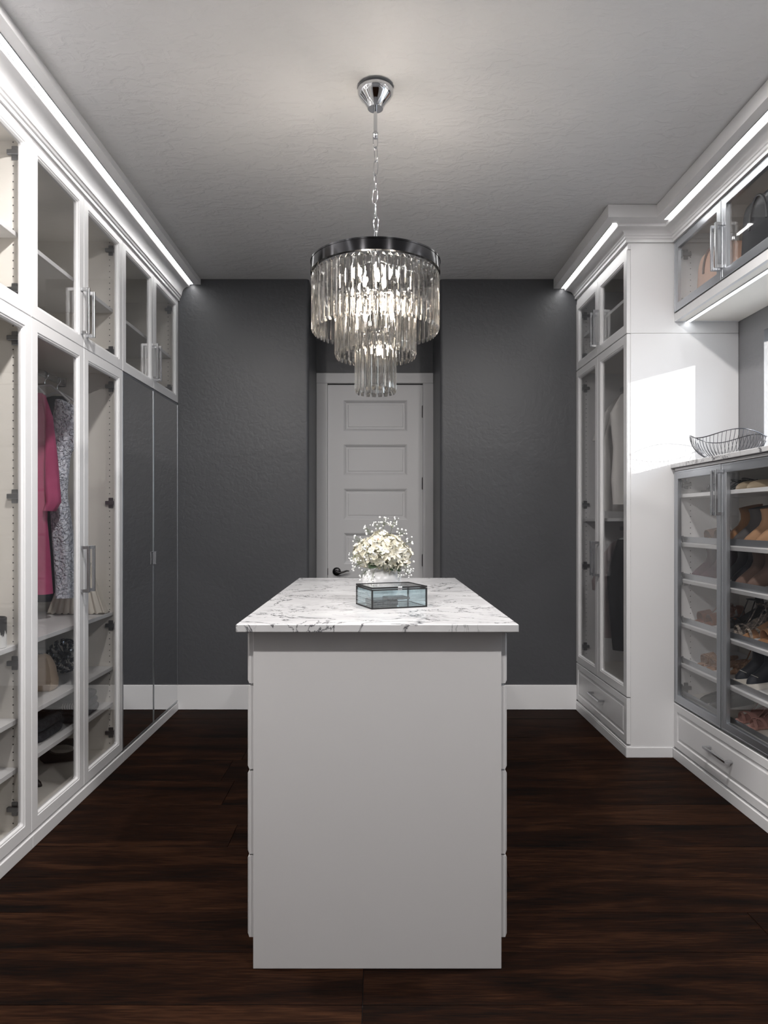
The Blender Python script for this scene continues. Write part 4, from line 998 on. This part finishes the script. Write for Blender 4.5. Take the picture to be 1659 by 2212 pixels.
suede_tan = shade('tan_suede', (0.34, 0.19, 0.10)); suede_grey = shade('charcoal_suede', (0.06, 0.055, 0.055)); suede_brown = shade('cognac_suede', (0.28, 0.13, 0.05))
plum = shade('plum_suede', (0.075, 0.035, 0.05)); taupe = shade('taupe_suede', (0.14, 0.085, 0.065)); nude = pmat('beige_patent', (0.60, 0.48, 0.33), 0.35)
choc = pmat('chestnut_leather', (0.20, 0.075, 0.04), 0.45); snake = vary(pmat('snakeskin', (0.3, 0.25, 0.22), 0.45), (0.05, 0.045, 0.05), (0.50, 0.42, 0.34), 90); navyl = pmat('navy_nubuck', (0.010, 0.013, 0.022), 0.6)
woven = bump(pmat('woven_tan_leather', (0.46, 0.25, 0.14), 0.5), 110, 1.0, 0.01, kind='voronoi'); blush = pmat('blush_leather', (0.52, 0.30, 0.27), 0.4); wsole = pmat('cream_rubber', (0.66, 0.62, 0.56), 0.6); rust = pmat('tan_footbed', (0.42, 0.22, 0.11), 0.5)
TX0 = BX + 0.052
FS = BX + 0.035
for k, y in enumerate((3.29, 3.19)):
    shoe(['beige patent flat on the top shoe shelf, the one farther back', 'beige patent flat on the top shoe shelf, the nearer one'][k], 'beige flats', TX0, y, 1.485, nude, 'flat', tilt=0, nm='flat_shoe')
shoe('black strappy sandal on the top shoe shelf behind the left door', 'black sandals', TX0 + 0.02, 3.68, 1.485, blk, 'sandal', tilt=0, nm='sandal', extra='ankle')
shoe('second black strappy sandal on the top shelf near the frame', 'black sandals', TX0 + 0.02, 3.57, 1.485, blk, 'sandal', tilt=0, nm='sandal', extra='ankle')
z = SHZ[0]
shoe('taupe slide on the second shoe shelf behind the left door', 'taupe slides', TX0, 3.66, z, taupe, 'slide', nm='slide', sole=rust)
shoe('second taupe slide half hidden by the door frame', 'taupe slides', TX0, 3.55, z, taupe, 'slide', nm='slide', sole=rust)
shoe('cognac suede boot beside the charcoal boot', 'second shelf boots', TX0 + 0.01, 3.43, z, suede_brown, 'boot', nm='ankle_boot', extra=0.155)
shoe('charcoal suede ankle boot between the cognac and tan boots', 'second shelf boots', TX0, 3.325, z, suede_grey, 'boot', nm='ankle_boot')
shoe('tan suede ankle boot on the second shoe shelf', 'second shelf boots', TX0, 3.225, z, suede_tan, 'boot', nm='ankle_boot')
shoe('tan suede boot nearest the picture edge on the second shelf', 'second shelf boots', TX0, 3.125, z, suede_tan, 'boot', nm='ankle_boot')
z = SHZ[1]
shoe('plum suede ankle boot behind the left shoe cabinet door', 'plum boots', TX0, 3.76, z, plum, 'boot', nm='ankle_boot')
shoe('second plum suede boot beside the door frame', 'plum boots', TX0, 3.655, z, plum, 'boot', nm='ankle_boot')
shoe('black tall boot in shadow on the third shoe shelf', 'third shelf boots', TX0 + 0.05, 3.52, z, navyl, 'boot', nm='ankle_boot', L=0.22, extra=0.145)
shoe('black boot in shadow beside the taupe boots', 'third shelf boots', TX0 + 0.05, 3.42, z, navyl, 'boot', nm='ankle_boot', L=0.22, extra=0.145)
shoe('taupe suede ankle boot on the third shelf, the one farther back', 'taupe boots', TX0, 3.30, z, taupe, 'boot', nm='ankle_boot')
shoe('taupe suede ankle boot on the third shelf, the nearer one', 'taupe boots', TX0, 3.195, z, taupe, 'boot', nm='ankle_boot')
z = SHZ[2]
shoe('chestnut leather sandal behind the left shoe cabinet door', 'chestnut sandals', TX0, 3.745, z, choc, 'slide', nm='sandal', extra='ankle')
shoe('second chestnut leather sandal beside the door frame', 'chestnut sandals', TX0, 3.64, z, choc, 'slide', nm='sandal', extra='ankle')
shoe('black sandal at the back of the fourth shoe shelf', 'fourth shelf sandals', TX0 + 0.06, 3.50, z, blk, 'heel', L=0.21, nm='sandal')
shoe('snakeskin strappy sandal on the fourth shelf, the one farther back', 'snakeskin sandals', TX0, 3.345, z, snake, 'heel', nm='sandal')
shoe('snakeskin strappy sandal on the fourth shelf, the nearer one', 'snakeskin sandals', TX0, 3.245, z, snake, 'heel', nm='sandal', sole=rust)
shoe('tan sandal at the right picture edge on the fourth shelf', 'fourth shelf sandals', TX0, 3.12, z, rust, 'slide', nm='sandal')
z = SHZ[3]
shoe('woven tan slide on the fifth shoe shelf, the one farther back', 'woven slides', TX0, 3.70, z, woven, 'slide', nm='slide')
shoe('woven tan slide on the fifth shoe shelf, the nearer one', 'woven slides', TX0, 3.60, z, woven, 'slide', nm='slide')
shoe('woven tan wedge right of the aluminium door frame', 'woven wedges', TX0 + 0.06, 3.46, z, woven, 'heel', L=0.215, nm='wedge')
shoe('navy high-top sneaker with cream sole, the one farther back', 'navy sneakers', TX0, 3.285, z, navyl, 'sneaker', nm='sneaker', sole=wsole)
shoe('navy high-top sneaker with cream sole, the nearer one', 'navy sneakers', TX0, 3.185, z, navyl, 'sneaker', nm='sneaker', sole=wsole)
z = 0.352
shoe('black patent flat at the bottom behind the left door', 'black flats', TX0, 3.665, z, blk, 'flat', tilt=TILT * 0.6, nm='flat_shoe')
shoe('second black flat at the bottom by the door frame', 'black flats', TX0, 3.56, z, blk, 'flat', tilt=TILT * 0.6, nm='flat_shoe')
shoe('blush strappy sandal on the bottom shelf, the one farther back', 'blush sandals', TX0, 3.31, z, blush, 'heel', tilt=TILT * 0.6, nm='sandal')
shoe('blush strappy sandal on the bottom shelf, the nearer one', 'blush sandals', TX0, 3.205, z, blush, 'heel', tilt=TILT * 0.6, nm='sandal')
# boot on the left wardrobe floor
t = shoe('black tall boot standing on the left wardrobe floor', None, -1.59, 3.24, zf - 0.0015, blk, 'boot', tilt=0, yaw=PI, nm='ankle_boot', extra=0.21)
t.location.z = zf + 0.0005

# ------------------------------------------------------------------ bags in the wall cabinet
def tote(label, loc, rz, w, h, d, mat, hm, nm='handbag', corner=0.07):
    t = thing(nm, label, 'handbag', loc, rz)
    rings = []
    for s0, y in ((0.94, -d / 2), (1.0, -d / 2 + 0.008), (1.0, d / 2 - 0.008), (0.94, d / 2)):
        r = []
        for px, pz, _ in [(p[0], p[2], 0) for p in rrect(-w / 2, w / 2, 0, h, 0, corner, 6)]:
            k = 1 - 0.20 * (pz / h); z_ = max(0, (pz - h / 2) * s0 + h / 2 - (0 if s0 == 1 else 0.0))
            if pz < corner: px = math.copysign(min(abs(px) + (corner - pz) * 0.6, w / 2), px)
            r.append((px * k * s0, y, z_))
        rings.append(r)
    part('bag_body', MB().loft(rings), mat, t, smooth=40)
    for sy in (-1, 1):
        part('handle', MB().tube([(0.36 * w / 2 * math.cos(a) * 1.2, sy * (d / 2 + 0.004), h * 0.58 + 0.42 * h * math.sin(a) * (1 if sy < 0 else 1)) for a in [PI * j / 12 for j in range(13)]], 0.006, 7), hm, t, smooth=60)
    return t
peach = pmat('peach_leather', (0.72, 0.46, 0.34), 0.45); bag_black = pmat('black_grain_leather', (0.025, 0.028, 0.033), 0.42)
tote('peach leather handbag with brown ring handles in the wall cabinet', (1.800, 3.565, 2.5055), -PI / 2, 0.36, 0.255, 0.11, peach, pmat('brown_strap', (0.10, 0.05, 0.035), 0.45))
tote('black leather tote beside the peach bag in the wall cabinet', (1.800, 3.105, 2.5055), -PI / 2, 0.33, 0.31, 0.13, bag_black, bag_black, corner=0.05)
